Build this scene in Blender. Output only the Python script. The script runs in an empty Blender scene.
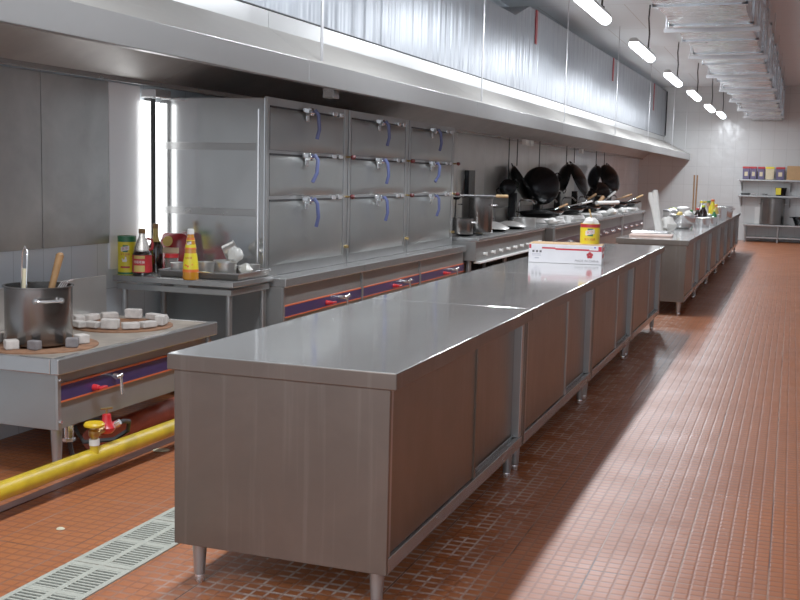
import bpy, bmesh, math, random
from mathutils import Vector, Matrix, Quaternion
random.seed(7)
S = bpy.context.scene
COL = S.collection
PI = math.pi

# ------------------------------------------------------------------ materials
def srgb(r, g, b):
    f = lambda c: ((c/255)/12.92 if c/255 <= .04045 else (((c/255)+.055)/1.055)**2.4)
    return (f(r), f(g), f(b), 1)

class NT:
    def __init__(s, name):
        s.m = bpy.data.materials.new(name); s.m.use_nodes = True
        s.t = s.m.node_tree; s.t.nodes.clear()
        s.out = s.n('ShaderNodeOutputMaterial'); s.p = s.n('ShaderNodeBsdfPrincipled')
        s.l(s.p.outputs[0], s.out.inputs[0])
    def n(s, t, **k):
        x = s.t.nodes.new(t)
        for a, v in k.items(): setattr(x, a, v)
        return x
    def l(s, a, b): s.t.links.new(a, b)
    def set(s, **k):
        for a, v in k.items(): s.p.inputs[a.replace('_', ' ')].default_value = v
    def coords(s, scale=(1, 1, 1), loc=(0, 0, 0), kind='Object'):
        tc = s.n('ShaderNodeTexCoord'); mp = s.n('ShaderNodeMapping')
        mp.inputs['Scale'].default_value = scale; mp.inputs['Location'].default_value = loc
        s.l(tc.outputs[kind], mp.inputs[0]); return mp.outputs[0]
    def noise(s, vec, scale=1, detail=3, rough=.5, dist=0):
        x = s.n('ShaderNodeTexNoise'); x.inputs['Scale'].default_value = scale
        x.inputs['Detail'].default_value = detail; x.inputs['Roughness'].default_value = rough
        x.inputs['Distortion'].default_value = dist
        s.l(vec, x.inputs['Vector']); return x.outputs['Fac']
    def ramp(s, fac, a, b, lo=0., hi=1.):
        x = s.n('ShaderNodeMapRange'); x.inputs[1].default_value = lo; x.inputs[2].default_value = hi
        x.inputs[3].default_value = a; x.inputs[4].default_value = b
        s.l(fac, x.inputs[0]); return x.outputs[0]
    def mix(s, fac, a, b, mode='MIX'):
        x = s.n('ShaderNodeMix', data_type='RGBA', blend_type=mode)
        for i, v in ((0, fac), (6, a), (7, b)):
            if isinstance(v, (int, float, tuple)): x.inputs[i].default_value = v
            else: s.l(v, x.inputs[i])
        return x.outputs[2]
    def bump(s, h, strength, dist, normal=None):
        x = s.n('ShaderNodeBump'); x.inputs['Strength'].default_value = strength
        x.inputs['Distance'].default_value = dist; s.l(h, x.inputs['Height'])
        if normal is not None: s.l(normal, x.inputs['Normal'])
        return x.outputs[0]

def steel(name, col=(150, 148, 144), rough=.3, axis='z', var=.1, wave=.0, wscale=(1.2, 1.2, 1.2), grime=.15, streak=.0, metal=.78):
    t = NT(name); t.set(Metallic=metal)
    sc = {'x': (1, 30, 30), 'y': (30, 1, 30), 'z': (30, 30, 1)}[axis]
    st = t.noise(t.coords(sc), 1, 3)
    bl = t.noise(t.coords((1, 1, 1)), 3.2, 4, .6, .4)
    r = t.n('ShaderNodeMath', operation='ADD'); t.l(t.ramp(st, rough-var*.3, rough+var*.3, .2, .8), r.inputs[0])
    t.l(t.ramp(bl, -.02, .03, .2, .8), r.inputs[1]); t.l(r.outputs[0], t.p.inputs['Roughness'])
    c = srgb(*col); d = tuple(x*(1-grime) for x in c[:3])+(1,)
    cc = t.mix(t.ramp(bl, 0, 1, .25, .75), c, d)
    if streak: cc = t.mix(t.ramp(st, 0, streak, .58, .8), cc, srgb(235, 230, 224))
    t.l(cc, t.p.inputs['Base Color'])
    if wave: t.l(t.bump(t.noise(t.coords(wscale), 1, 2), 1.0, wave), t.p.inputs['Normal'])
    return t.m

def plain(name, col, rough=.5, metal=0, spec=.5, vary=.12, scale=14, bump=.0, **k):
    t = NT(name); t.set(Roughness=rough, Metallic=metal)
    c = srgb(*col); d = tuple(x*(1-vary) for x in c[:3])+(1,)
    nz = t.noise(t.coords(), scale, 4)
    t.l(t.mix(t.ramp(nz, 0, 1, .3, .7), c, d), t.p.inputs['Base Color'])
    if bump: t.l(t.bump(nz, bump, .01), t.p.inputs['Normal'])
    for a, v in k.items(): t.p.inputs[a.replace('_', ' ')].default_value = v
    return t.m

def emit(name, col, strength):
    t = NT(name); t.set(Roughness=.4); t.p.inputs['Base Color'].default_value = srgb(*col)
    t.p.inputs['Emission Color'].default_value = srgb(*col); t.p.inputs['Emission Strength'].default_value = strength
    return t.m

M = {}
M['steel_v'] = steel('brushed steel upright', (118, 112, 104), .36, 'z', .08, .002, (1.5, 1.5, .5), .15, 0, .9)
M['steel_end'] = steel('dull scuffed steel', (118, 109, 101), .40, 'z', .07, .002, (2, 2, 1), .22, .07, .9)
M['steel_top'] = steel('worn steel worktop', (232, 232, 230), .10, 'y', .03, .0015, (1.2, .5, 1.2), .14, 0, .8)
M['steel_edge'] = steel('steel edge', (178, 179, 178), .25, 'y', .05)
M['steel_door'] = steel('steel door skin', (166, 170, 168), .34, 'z', .04, .002, (2.2, 2.2, 2.2), .08, 0, .85)
M['steel_frame'] = steel('steel frame', (168, 169, 168), .3, 'z', .06)
M['steel_side'] = steel('polished steel side', (196, 198, 198), .14, 'z', .04, .004, (1.8, 3, .5), .1, 0, .9)
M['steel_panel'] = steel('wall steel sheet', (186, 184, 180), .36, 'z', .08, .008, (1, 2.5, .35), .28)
M['steel_panel_glare'] = steel('wall steel sheet with painted glare', (246, 247, 248), .34, 'z', .05, .006, (1, 3, .4), .04, 0, .15)  # near-white base colour carries a reflected glare
M['steel_panel_wavy'] = steel('wavy wall steel sheet', (206, 204, 200), .3, 'z', .06, .02, (1, 2.3, .1), .15)
M['steel_hood'] = steel('hood steel', (176, 176, 175), .3, 'y', .05, .003, (.6, .45, 2.5), .06)
M['steel_canopy'] = steel('hood canopy steel', (176, 173, 167), .46, 'y', .05, .003, (.5, .45, 1.5), .06)
M['steel_dark'] = steel('sooty hood inside', (168, 164, 160), .42, 'y', .06, .004, (1, 1, 1), .2, 0, .5)
M['galv'] = steel('galvanised duct sheet', (150, 155, 162), .40, 'z', .05, .035, (1, 5.5, .08), .1, .15, .85)
M['foil'] = steel('crinkled foil', (214, 222, 228), .26, 'x', .06, .03, (3, 16, 3), .2, 0, .85)
M['galv_bar'] = steel('galvanised bar', (205, 205, 208), .38, 'x', .06)
M['steel_stove'] = steel('stove body steel', (148, 149, 147), .36, 'y', .05, .002, (1, 1, 1), .1, 0, .6)
M['latch'] = steel('latch metal', (206, 206, 206), .16, 'z', .03, 0, (1, 1, 1), .1, 0, .97)
M['chrome'] = steel('chrome', (225, 225, 225), .14, 'z', .03, 0, (1, 1, 1), .05, 0, .85)
M['pot'] = steel('stock pot steel', (132, 129, 126), .24, 'z', .09, .004, (4, 4, .6), .4, 0, .92)
M['alu'] = steel('spun aluminium', (210, 208, 204), .3, 'z', .06)
M['iron'] = plain('black iron wok', (22, 22, 24), .26, .5, vary=.4, scale=9)
M['stove_top'] = plain('burnt stove top', (166, 154, 140), .5, .2, vary=.5, scale=7, bump=.2)
M['rust'] = plain('scorched plate', (150, 104, 72), .8, 0, vary=.5, scale=18, bump=.3)
M['brick'] = plain('fire brick', (206, 198, 190), .9, 0, vary=.3, scale=30, bump=.3)
M['brick_dark'] = plain('sooted fire brick', (120, 114, 114), .9, 0, vary=.4, scale=30, bump=.3)
M['purple'] = plain('purple control strip', (48, 38, 84), .35, vary=.2)
M['orange_line'] = plain('orange border line', (214, 96, 48), .4)
M['maroon'] = plain('dark maroon strip', (58, 34, 44), .4)
M['red'] = plain('red enamel', (206, 34, 40), .3)
M['red_cap'] = plain('dark red plastic', (96, 26, 28), .4)
M['red_strap'] = plain('red painted strap', (158, 34, 40), .5)
M['blue'] = plain('blue plastic grip', (82, 92, 142), .35, vary=.15)
M['yellow_pipe'] = plain('yellow gas pipe paint', (214, 178, 26), .4, vary=.38, scale=11, bump=.05)
M['yellow_wheel'] = plain('yellow wheel paint', (226, 182, 20), .35)
M['brass'] = plain('brass', (172, 146, 92), .3, 1)
M['white_tape'] = plain('white tape', (230, 228, 222), .7)
M['rubber'] = plain('black rubber', (24, 24, 26), .6)
M['redpipe'] = plain('rusty red pipe', (186, 88, 62), .6, vary=.35, scale=8)
M['wood'] = plain('wooden handle', (158, 116, 70), .6, vary=.35, scale=18)
M['wood_pale'] = plain('pale wood', (196, 160, 106), .6, vary=.3)
M['white_pl'] = plain('white plastic', (236, 236, 232), .4, vary=.06)
M['white_cloth'] = plain('white cloth', (232, 230, 224), .85, vary=.12, bump=.3)
M['card'] = plain('brown cardboard', (190, 152, 106), .85)
M['box_white'] = plain('white carton', (232, 230, 234), .6, vary=.05)
M['box_red'] = plain('carton red print', (200, 30, 52), .6)
M['ink'] = plain('grey print', (96, 92, 96), .7)
M['ink_pale'] = plain('pale grey print', (186, 184, 196), .7)
M['ink_blue'] = plain('blue print', (80, 80, 200), .7)
M['yellow_lab'] = plain('yellow label', (236, 214, 34), .35, vary=.08)
M['green_lab'] = plain('green label', (34, 112, 66), .35)
M['red_lab'] = plain('red label', (188, 38, 44), .35)
M['gold_lab'] = plain('gold label', (206, 178, 92), .4)
M['white_ink'] = plain('white print', (240, 238, 232), .5)
M['red_ink'] = plain('red print', (196, 40, 50), .5)
M['orange_lab'] = plain('orange label', (230, 106, 40), .4)
M['dark_red_bag'] = plain('dark red glossy bag', (140, 26, 34), .25, vary=.3)
M['cream'] = plain('cream print', (222, 208, 170), .5)
M['amber'] = plain('amber sauce', (206, 132, 28), .12, Coat_Weight=.6)
M['soy'] = plain('dark sauce in bottle', (26, 16, 14), .1, Coat_Weight=.6)
M['clear'] = plain('clear bottle plastic', (170, 166, 158), .08, Transmission_Weight=.6, Alpha=.75)
M['clear_bag'] = plain('clear crumpled bag', (226, 226, 220), .25, bump=.8, scale=22, Alpha=.6)
M['noodle'] = plain('pale food', (206, 196, 140), .7, vary=.3, scale=40)
M['tray'] = steel('dark baking tray', (120, 116, 112), .3, 'y', .06)
M['pink_board'] = plain('pinkish chopping board', (196, 164, 150), .6)
M['green'] = plain('leafy green', (78, 130, 54), .5, vary=.4)
M['lime'] = plain('lime plastic', (190, 210, 40), .4)
M['violet_tub'] = plain('violet tub', (92, 84, 122), .4, vary=.2)
M['lamp_shell'] = plain('lamp housing', (206, 206, 204), .5)
M['glow_strip'] = emit('upright strip with added glow', (255, 253, 250), 3)  # no lamp here: glow added to brighten the sheet and cabinet side
M['tube'] = emit('lit lamp diffuser', (250, 252, 255), 13)
M['cord'] = plain('dark cord', (48, 44, 44), .7)
M['grate'] = plain('grey drain grate', (176, 178, 164), .6, vary=.15)
M['void'] = plain('dark drain channel', (26, 22, 20), .9)
M['scrap'] = plain('pale paper scrap', (214, 208, 176), .8)
M['curb'] = plain('wet dark channel strip', (74, 48, 42), .5, vary=.3)

def floor_mat():
    t = NT('red ribbed quarry tile')
    v = t.coords((1, 1, 1), (-.498+.305*20, -.73+.595*20, 0))
    big = t.n('ShaderNodeTexBrick', offset=0, squash=1)
    for k, x in (('Scale', 1), ('Mortar Size', .003), ('Mortar Smooth', .3), ('Bias', 0), ('Brick Width', .305), ('Row Height', .595)):
        big.inputs[k].default_value = x
    t.l(v, big.inputs['Vector'])
    sv = t.n('ShaderNodeSeparateXYZ'); t.l(v, sv.inputs[0])
    def groove_of(sock, pitch, w):
        m = t.n('ShaderNodeMath', operation='MULTIPLY'); t.l(sock, m.inputs[0]); m.inputs[1].default_value = 1/pitch
        f = t.n('ShaderNodeMath', operation='FRACT'); t.l(m.outputs[0], f.inputs[0])
        d = t.n('ShaderNodeMath', operation='SUBTRACT'); t.l(f.outputs[0], d.inputs[0]); d.inputs[1].default_value = .5
        a = t.n('ShaderNodeMath', operation='ABSOLUTE'); t.l(d.outputs[0], a.inputs[0])
        x = t.n('ShaderNodeMapRange', interpolation_type='SMOOTHSTEP'); x.inputs[1].default_value = .5-w; x.inputs[2].default_value = .5
        t.l(a.outputs[0], x.inputs[0]); return x.outputs[0]
    gm = t.n('ShaderNodeMath', operation='MAXIMUM'); t.l(groove_of(sv.outputs[0], .305/6, .16), gm.inputs[0]); t.l(groove_of(sv.outputs[1], .595/12, .26), gm.inputs[1])
    sub_fac = gm.outputs[0]
    big.inputs['Color1'].default_value = (.35, .35, .35, 1); big.inputs['Color2'].default_value = (.65, .65, .65, 1)
    n1 = t.noise(t.coords(), 2.2, 5, .6); n2 = t.noise(t.coords(), 9, 4, .6)
    base = t.mix(t.ramp(n1, 0, 1, .3, .7), srgb(172, 95, 49), srgb(146, 78, 38))
    base = t.mix(t.ramp(big.outputs['Color'], 0, .35, .3, .7), base, srgb(176, 108, 70))
    groove = t.mix(.62, base, srgb(112, 66, 48))
    # pale limescale left in the grooves beside the long counter
    sx = t.n('ShaderNodeSeparateXYZ'); t.l(t.coords(), sx.inputs[0])
    near = t.ramp(sx.outputs[0], 1, 0, .0, .26)
    near2 = t.ramp(sx.outputs[0], 0, 1, -1.0, -.5)
    a = t.n('ShaderNodeMath', operation='MULTIPLY'); t.l(near, a.inputs[0]); t.l(near2, a.inputs[1])
    b = t.n('ShaderNodeMath', operation='MULTIPLY'); t.l(a.outputs[0], b.inputs[0]); t.l(t.ramp(n2, 0, .9, .42, .56), b.inputs[1])
    groove = t.mix(b.outputs[0], groove, srgb(206, 190, 178))
    c = t.mix(sub_fac, base, groove)
    gcol = t.mix(t.ramp(n1, 0, 1, .42, .56), srgb(84, 52, 42), srgb(156, 118, 98))
    c = t.mix(big.outputs['Fac'], c, gcol)
    t.l(c, t.p.inputs['Base Color'])
    r = t.ramp(n1, .34, .48, .3, .7); t.l(r, t.p.inputs['Roughness'])
    mx = t.n('ShaderNodeMath', operation='MAXIMUM'); t.l(sub_fac, mx.inputs[0]); t.l(big.outputs['Fac'], mx.inputs[1])
    inv = t.n('ShaderNodeMath', operation='SUBTRACT'); inv.inputs[0].default_value = 1; t.l(mx.outputs[0], inv.inputs[1])
    t.l(t.bump(inv.outputs[0], .22, .004), t.p.inputs['Normal']); return t.m

def tile_mat(name, col, w, h, axis, rough=.16):
    t = NT(name)
    tc = t.n('ShaderNodeTexCoord'); sp = t.n('ShaderNodeSeparateXYZ'); cb = t.n('ShaderNodeCombineXYZ')
    t.l(tc.outputs['Object'], sp.inputs[0]); t.l(sp.outputs[axis], cb.inputs[0]); t.l(sp.outputs[2], cb.inputs[1])
    b = t.n('ShaderNodeTexBrick', offset=0, squash=1); t.l(cb.outputs[0], b.inputs['Vector'])
    for k, x in (('Scale', 1), ('Mortar Size', .0025), ('Mortar Smooth', .3), ('Bias', 0), ('Brick Width', w), ('Row Height', h)):
        b.inputs[k].default_value = x
    b.inputs['Color1'].default_value = srgb(*col); b.inputs['Color2'].default_value = srgb(*[x-3 for x in col])
    b.inputs['Mortar'].default_value = srgb(*[x-38 for x in col])
    t.l(b.outputs['Color'], t.p.inputs['Base Color'])
    nz = t.noise(t.coords(), 2.5, 2)
    t.l(t.ramp(nz, rough-.05, rough+.08, .3, .7), t.p.inputs['Roughness'])
    t.l(t.bump(t.noise(t.coords(), 5, 1), .25, .02), t.p.inputs['Normal']); return t.m

def ceil_mat():
    t = NT('grey painted ceiling board'); t.set(Roughness=.6)
    b = t.n('ShaderNodeTexBrick', offset=.5, squash=1); t.l(t.coords(), b.inputs['Vector'])
    for k, x in (('Scale', 1), ('Mortar Size', .006), ('Brick Width', 1.2), ('Row Height', 2.4)): b.inputs[k].default_value = x
    b.inputs['Color1'].default_value = srgb(222, 228, 232); b.inputs['Color2'].default_value = srgb(216, 222, 226); b.inputs['Mortar'].default_value = srgb(182, 178, 174)
    t.l(b.outputs['Color'], t.p.inputs['Base Color']); return t.m

M['floor'] = floor_mat()
M['tile_l'] = tile_mat('white glazed wall tile', (214, 222, 228), .25, .33, 1)
M['tile_f'] = tile_mat('white glazed far wall tile', (196, 197, 196), .3, .45, 0)
M['ceil'] = ceil_mat()

# ------------------------------------------------------------------ mesh helpers
ORG = {}
class B:
    def __init__(s): s.v = []; s.f = []; s.sm = False
    def add(s, vs, fs):
        k = len(s.v); s.v += [tuple(p) for p in vs]; s.f += [tuple(i+k for i in f) for f in fs]; return s
    def box(s, x0, x1, y0, y1, z0, z1):
        return s.add([(x0,y0,z0),(x1,y0,z0),(x1,y1,z0),(x0,y1,z0),(x0,y0,z1),(x1,y0,z1),(x1,y1,z1),(x0,y1,z1)],
                     [(0,3,2,1),(4,5,6,7),(0,1,5,4),(1,2,6,5),(2,3,7,6),(3,0,4,7)])
    def hexa(s, lo, hi):   # two quads of four points each
        return s.add(list(lo)+list(hi), [(0,3,2,1),(4,5,6,7),(0,1,5,4),(1,2,6,5),(2,3,7,6),(3,0,4,7)])
    def cyl(s, p0, p1, r0, r1=None, n=16):
        r1 = r0 if r1 is None else r1
        p0, p1 = Vector(p0), Vector(p1); d = (p1-p0).normalized()
        a = d.orthogonal().normalized(); b = d.cross(a)
        vs = []
        for p, r in ((p0, r0), (p1, r1)):
            for i in range(n):
                t = 2*PI*i/n; vs.append(p+(a*math.cos(t)+b*math.sin(t))*r)
        fs = [(i, (i+1) % n, n+(i+1) % n, n+i) for i in range(n)]
        fs += [tuple(range(n))[::-1], tuple(range(n, 2*n))]
        s.sm = True; return s.add(vs, fs)
    def lathe(s, prof, c=(0, 0, 0), n=28, sx=1, sy=1):
        vs = []; fs = []
        for r, z in prof:
            for i in range(n):
                t = 2*PI*i/n; vs.append((c[0]+r*math.cos(t)*sx, c[1]+r*math.sin(t)*sy, c[2]+z))
        for j in range(len(prof)-1):
            for i in range(n):
                fs.append((j*n+i, j*n+(i+1) % n, (j+1)*n+(i+1) % n, (j+1)*n+i))
        if prof[0][0] > 1e-5: fs.append(tuple(range(n))[::-1])
        if prof[-1][0] > 1e-5: fs.append(tuple(range((len(prof)-1)*n, len(prof)*n)))
        s.sm = True; return s.add(vs, fs)
    def shell(s, prof, c=(0, 0, 0), n=28):   # open profile, no caps
        k = len(s.f); s.lathe(prof, c, n)
        if prof[0][0] > 1e-5 and prof[-1][0] > 1e-5: s.f = s.f[:-2]
        elif prof[0][0] > 1e-5 or prof[-1][0] > 1e-5: s.f = s.f[:-1]
        return s
    def tube(s, pts, r, n=8, closed=False):
        pts = [Vector(p) for p in pts]; vs = []; fs = []; m = len(pts); prev = None
        for i, p in enumerate(pts):
            if closed: d = pts[(i+1) % m]-pts[i-1]
            else: d = (pts[min(i+1, m-1)]-pts[max(i-1, 0)])
            d.normalize()
            a = d.orthogonal().normalized() if prev is None else (prev-d*prev.dot(d)).normalized()
            prev = a; b = d.cross(a)
            for k in range(n):
                t = 2*PI*k/n; vs.append(p+(a*math.cos(t)+b*math.sin(t))*r)
        for i in range(m if closed else m-1):
            j = (i+1) % m
            for k in range(n): fs.append((i*n+k, i*n+(k+1) % n, j*n+(k+1) % n, j*n+k))
        if not closed: fs += [tuple(range(n))[::-1], tuple(range((m-1)*n, m*n))]
        s.sm = True; return s.add(vs, fs)
    def prism(s, poly, axis, a, b):   # polygon extruded along an axis
        mk = {'x': lambda p, t: (t, p[0], p[1]), 'y': lambda p, t: (p[0], t, p[1]), 'z': lambda p, t: (p[0], p[1], t)}[axis]
        n = len(poly); vs = [mk(p, a) for p in poly]+[mk(p, b) for p in poly]
        return s.add(vs, [tuple(range(n))[::-1], tuple(range(n, 2*n))]+[(i, (i+1) % n, n+(i+1) % n, n+i) for i in range(n)])
    def quad(s, *p): return s.add(p, [tuple(range(len(p)))])
    def build(s, name, mat, parent=None, bevel=0., world=False, smooth=None):
        me = bpy.data.meshes.new(name)
        o = Vector(ORG.get(parent.name, (0, 0, 0))) if (world and parent) else Vector((0, 0, 0))
        me.from_pydata([tuple(Vector(p)-o) for p in s.v], [], s.f); me.update()
        bm = bmesh.new(); bm.from_mesh(me); bmesh.ops.recalc_face_normals(bm, faces=bm.faces); bm.to_mesh(me); bm.free()
        me.materials.append(M[mat] if isinstance(mat, str) else mat)
        if s.sm if smooth is None else smooth:
            me.shade_smooth(); me.set_sharp_from_angle(angle=math.radians(38))
        ob = bpy.data.objects.new(name, me); COL.objects.link(ob)
        if parent: ob.parent = parent; ORG[ob.name] = tuple(o)
        if bevel:
            md = ob.modifiers.new('edge', 'BEVEL'); md.width = bevel; md.segments = 2; md.limit_method = 'ANGLE'
        return ob

def tag(o, label, cat, group=None):
    o['label'] = label; o['category'] = cat
    if group: o['group'] = group
    return o
def thing(name, label, cat, loc=(0, 0, 0), rz=0., group=None, rot=None):
    o = bpy.data.objects.new(name, None); COL.objects.link(o); o.empty_display_size = .1
    o.location = loc; o.rotation_euler = (0, 0, rz)
    if rot is not None: o.rotation_euler = rot
    ORG[o.name] = tuple(loc); return tag(o, label, cat, group)
def single(b, name, mat, label, cat, loc=(0, 0, 0), rz=0., group=None, bevel=0., rot=None):
    o = b.build(name, mat, None, bevel); o.location = loc; o.rotation_euler = rot if rot is not None else (0, 0, rz)
    return tag(o, label, cat, group)
def dup(root, loc, rz=0., label=None, group=None, rot=None):
    def cp(o, par):
        c = o.copy(); COL.objects.link(c)
        if par is not None: c.parent = par
        for ch in list(o.children): cp(ch, c)
        return c
    r = cp(root, None); r.location = loc; r.rotation_euler = rot if rot is not None else (0, 0, rz)
    if label: r['label'] = label
    if group: r['group'] = group
    return r
def struct(b, name, mat, parent=None, bevel=0.):
    o = b.build(name, mat, parent, bevel)
    if parent is None: o['kind'] = 'structure'
    return o

def text_mesh(body, size):
    cu = bpy.data.curves.new('t', 'FONT'); cu.body = body; cu.size = size; cu.align_x = 'CENTER'; cu.align_y = 'CENTER'; cu.resolution_u = 2
    o = bpy.data.objects.new('t', cu); COL.objects.link(o)
    bpy.context.view_layer.update()
    me = bpy.data.meshes.new_from_object(o.evaluated_get(bpy.context.evaluated_depsgraph_get()))
    vs = [v.co.copy() for v in me.vertices]; fs = [tuple(p.vertices) for p in me.polygons]
    bpy.data.objects.remove(o); bpy.data.curves.remove(cu); bpy.data.meshes.remove(me)
    return vs, fs
def lettering(body, size, fn, mat, parent, name='lettering'):
    vs, fs = text_mesh(body, size); b = B(); b.add([fn(p.x, p.y) for p in vs], fs)
    me = bpy.data.meshes.new(name); me.from_pydata(b.v, [], b.f); me.materials.append(M[mat])
    o = bpy.data.objects.new(name, me); COL.objects.link(o); o.parent = parent; return o
def wrap(r, a0, z0, taper=None):   # flat art wrapped on a can: angle a0 faces outwards
    def fn(u, v):
        rr = r if taper is None else taper(z0+v)
        a = a0+u/rr; return (rr*math.cos(a), rr*math.sin(a), z0+v)
    return fn
def rect_wrap(b, fn, u0, u1, v0, v1, n=8):
    for i in range(n):
        a = u0+(u1-u0)*i/n; c = u0+(u1-u0)*(i+1)/n
        b.quad(fn(a, v0), fn(c, v0), fn(c, v1), fn(a, v1))

# ------------------------------------------------------------------ the room
CEIL = 3.78; YF = 25.05
wx = lambda y: -2.87+.0109*(y-3)
struct(B().box(-3.1, 4.7, -5, YF+.2, -.1, 0), 'floor', 'floor')
struct(B().box(-3.1, 4.7, -5, YF+.2, CEIL, CEIL+.1), 'ceiling', 'ceil')
b = B(); b.hexa([(wx(-5)-.15, -5, 0), (wx(-5), -5, 0), (wx(YF), YF, 0), (wx(YF)-.15, YF, 0)],
                [(wx(-5)-.15, -5, CEIL), (wx(-5), -5, CEIL), (wx(YF), YF, CEIL), (wx(YF)-.15, YF, CEIL)])
struct(b, 'wall_left', 'tile_l')
struct(B().box(-2.9, 4.7, YF, YF+.2, 0, CEIL), 'wall_far', 'tile_f')
struct(B().box(4.5, 4.7, -5, YF, 0, CEIL), 'wall_right', 'tile_l')
struct(B().box(-2.84, -2.66, -.6, 2.5, 0, .16), 'trim_1', 'tile_l')          # low tiled kerb along the wall
struct(B().box(-1.905, -1.845, -3, 8, 0, .0025), 'trim_2', 'curb')             # dark flush channel
# steel wall sheets
def sheet(y0, y1, z0, z1, mat, label):
    b = B(); b.hexa([(wx(y0)-.0, y0, z0), (wx(y0)+.018, y0, z0), (wx(y1)+.018, y1, z0), (wx(y1), y1, z0)],
                    [(wx(y0)-.0, y0, z1), (wx(y0)+.018, y0, z1), (wx(y1)+.018, y1, z1), (wx(y1), y1, z1)])
    o = b.build('wall_panel', mat, None, .002); tag(o, label, 'wall panel', 'steel sheets cladding the cooking wall')
sheet(.2, 1.972, .945, 1.93, 'steel_panel', 'grey spotted steel wall sheet behind the pot with the wooden handle')
sheet(1.980, 2.598, .945, 1.93, 'steel_panel', 'plain grey steel wall sheet behind the yellow and green tin')
sheet(2.606, 2.935, .78, 1.93, 'steel_panel_glare', 'narrow steel wall sheet with painted-in glare beside the sauces')
y = 7.25
nm = ['first', 'second', 'third', 'fourth', 'fifth', 'sixth', 'seventh', 'eighth']
for i in range(8):
    sheet(y, y+1.19, .8, 1.99, 'steel_panel_wavy', '%s wavy steel wall sheet behind the ranges, counting from the steam cabinets' % nm[i]); y += 1.2
# white corner strips with added glow, dark gap between, beside the steam cabinet
for x0, x1, l in ((2.945, 3.005, 'white corner strip with added glow, left of the dark gap by the steam cabinet'), (3.062, 3.115, 'white corner strip with added glow, right of the dark gap by the steam cabinet')):
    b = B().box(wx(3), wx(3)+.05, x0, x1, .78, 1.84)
    tag(b.build('corner_strip', 'glow_strip', None, .003), l, 'trim strip')
tag(B().box(wx(3), wx(3)+.0508, 3.006, 3.061, .78, 1.86).build('corner_gap_shade', 'rubber'), 'black strip standing in for the shaded gap between the white corner strips', 'trim strip')  # shade of the corner gap put in as a black strip

# ------------------------------------------------------------------ long counter
def leg(parent, x, y, h, r=.026, mat='chrome'):
    l = B().lathe([(r*.72, .03), (r, h), ], (x, y, 0), 18).build('leg', 'steel_frame', parent)
    f = B().lathe([(r*.5, 0), (r*.66, .006), (r*.66, .03), (r*.6, .034)], (x, y, 0), 16).build('foot', 'chrome', l)
    return l
def work_cabinet(label, group, loc, W, L, right_top='steel_edge'):
    t = thing('steel_work_cabinet', label, 'work cabinet', loc, 0, group)
    H, ap, zl, s = .8, .055, .15, .023
    b = B(); b.box(-W, 0, 0.001, L-.001, H-ap, H)
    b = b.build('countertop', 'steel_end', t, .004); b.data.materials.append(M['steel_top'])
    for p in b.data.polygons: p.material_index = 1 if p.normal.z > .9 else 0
    x1 = -s
    # carcass: end panels, back, bottom, posts
    b = B(); b.box(-W+s, x1, .01, .028, zl, H-ap); b.build('end_panel', 'steel_end', t, .002)
    b = B(); b.box(-W+s, x1, L-.028, L-.01, zl, H-ap); b.build('end_panel', 'steel_end', t, .002)
    b = B(); b.box(-W+s, -W+s+.015, .028, L-.028, zl, H-ap); b.box(-W+s+.015, x1-.02, .028, L-.028, zl, zl+.02)
    b.build('carcass', 'steel_v', t)
    b = B(); b.box(x1-.02, x1, .028, L-.028, zl, zl+.05); b.box(x1-.07, x1-.02, .028, L-.028, zl+.04, zl+.045); b.box(x1-.035, x1-.03, .028, L-.028, zl+.045, zl+.062)
    b.build('door_track', 'steel_edge', t, .002)
    for ya, yb in ((L-.075, L-.03), (.03, .055)): B().box(x1-.05, x1-.004, ya, yb, zl+.05, H-ap).build('corner_post', 'steel_frame', t, .003)
    d = B(); d.box(x1-.024, x1-.010, .056, L*.56, zl+.054, H-ap-.002); d = d.build('sliding_door', 'steel_v', t, .003)
    B().box(x1-.0105, x1-.004, L*.56-.02, L*.56, zl+.054, H-ap-.002).build('door_edge', 'steel_frame', d)
    d = B(); d.box(x1-.055, x1-.040, L*.50, L-.076, zl+.054, H-ap-.002); d.build('sliding_door', 'steel_v', t, .003)
    for x in (-W+s+.06, -s-.055):
        for y in (.075, L-.075): leg(t, x, y, zl)
    return t
W1, L1 = .813, 1.838
c0 = work_cabinet('long steel sliding-door work cabinet nearest the camera, its bare scuffed end facing front', 'work cabinets of the front counter', (0, 0, 0), W1, L1)
dup(c0, (0, L1, 0), 0, 'second steel work cabinet of the front counter, behind the nearest one')
dup(c0, (0, 2*L1, 0), 0, 'third steel work cabinet of the front counter, carrying the white carton')
dup(c0, (0, 3*L1, 0), 0, 'last steel work cabinet of the front counter, just behind the white carton')
for o in [o for c in c0.children for o in c.children if o.name.startswith('door_edge')]: o.data = o.data.copy(); o.data.materials[0] = M['steel_v']
W2, L2 = .755, 1.95
k0 = work_cabinet('steel work cabinet starting the rear counter, carrying the pink chopping board', 'work cabinets of the rear counter', (.12, 8.49, 0), W2, L2)
for i, l in enumerate(('second steel cabinet of the rear counter, under the shiny mixing bowl', 'third steel cabinet of the rear counter, under the sauce bottles',
                       'fourth steel cabinet of the rear counter, past the sauce bottles', 'fifth steel cabinet of the rear counter, last but one before the far wall',
                       'sixth steel cabinet ending the rear counter towards the far wall')):
    dup(k0, (.12, 8.49+(i+1)*L2, 0), 0, l)

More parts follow.
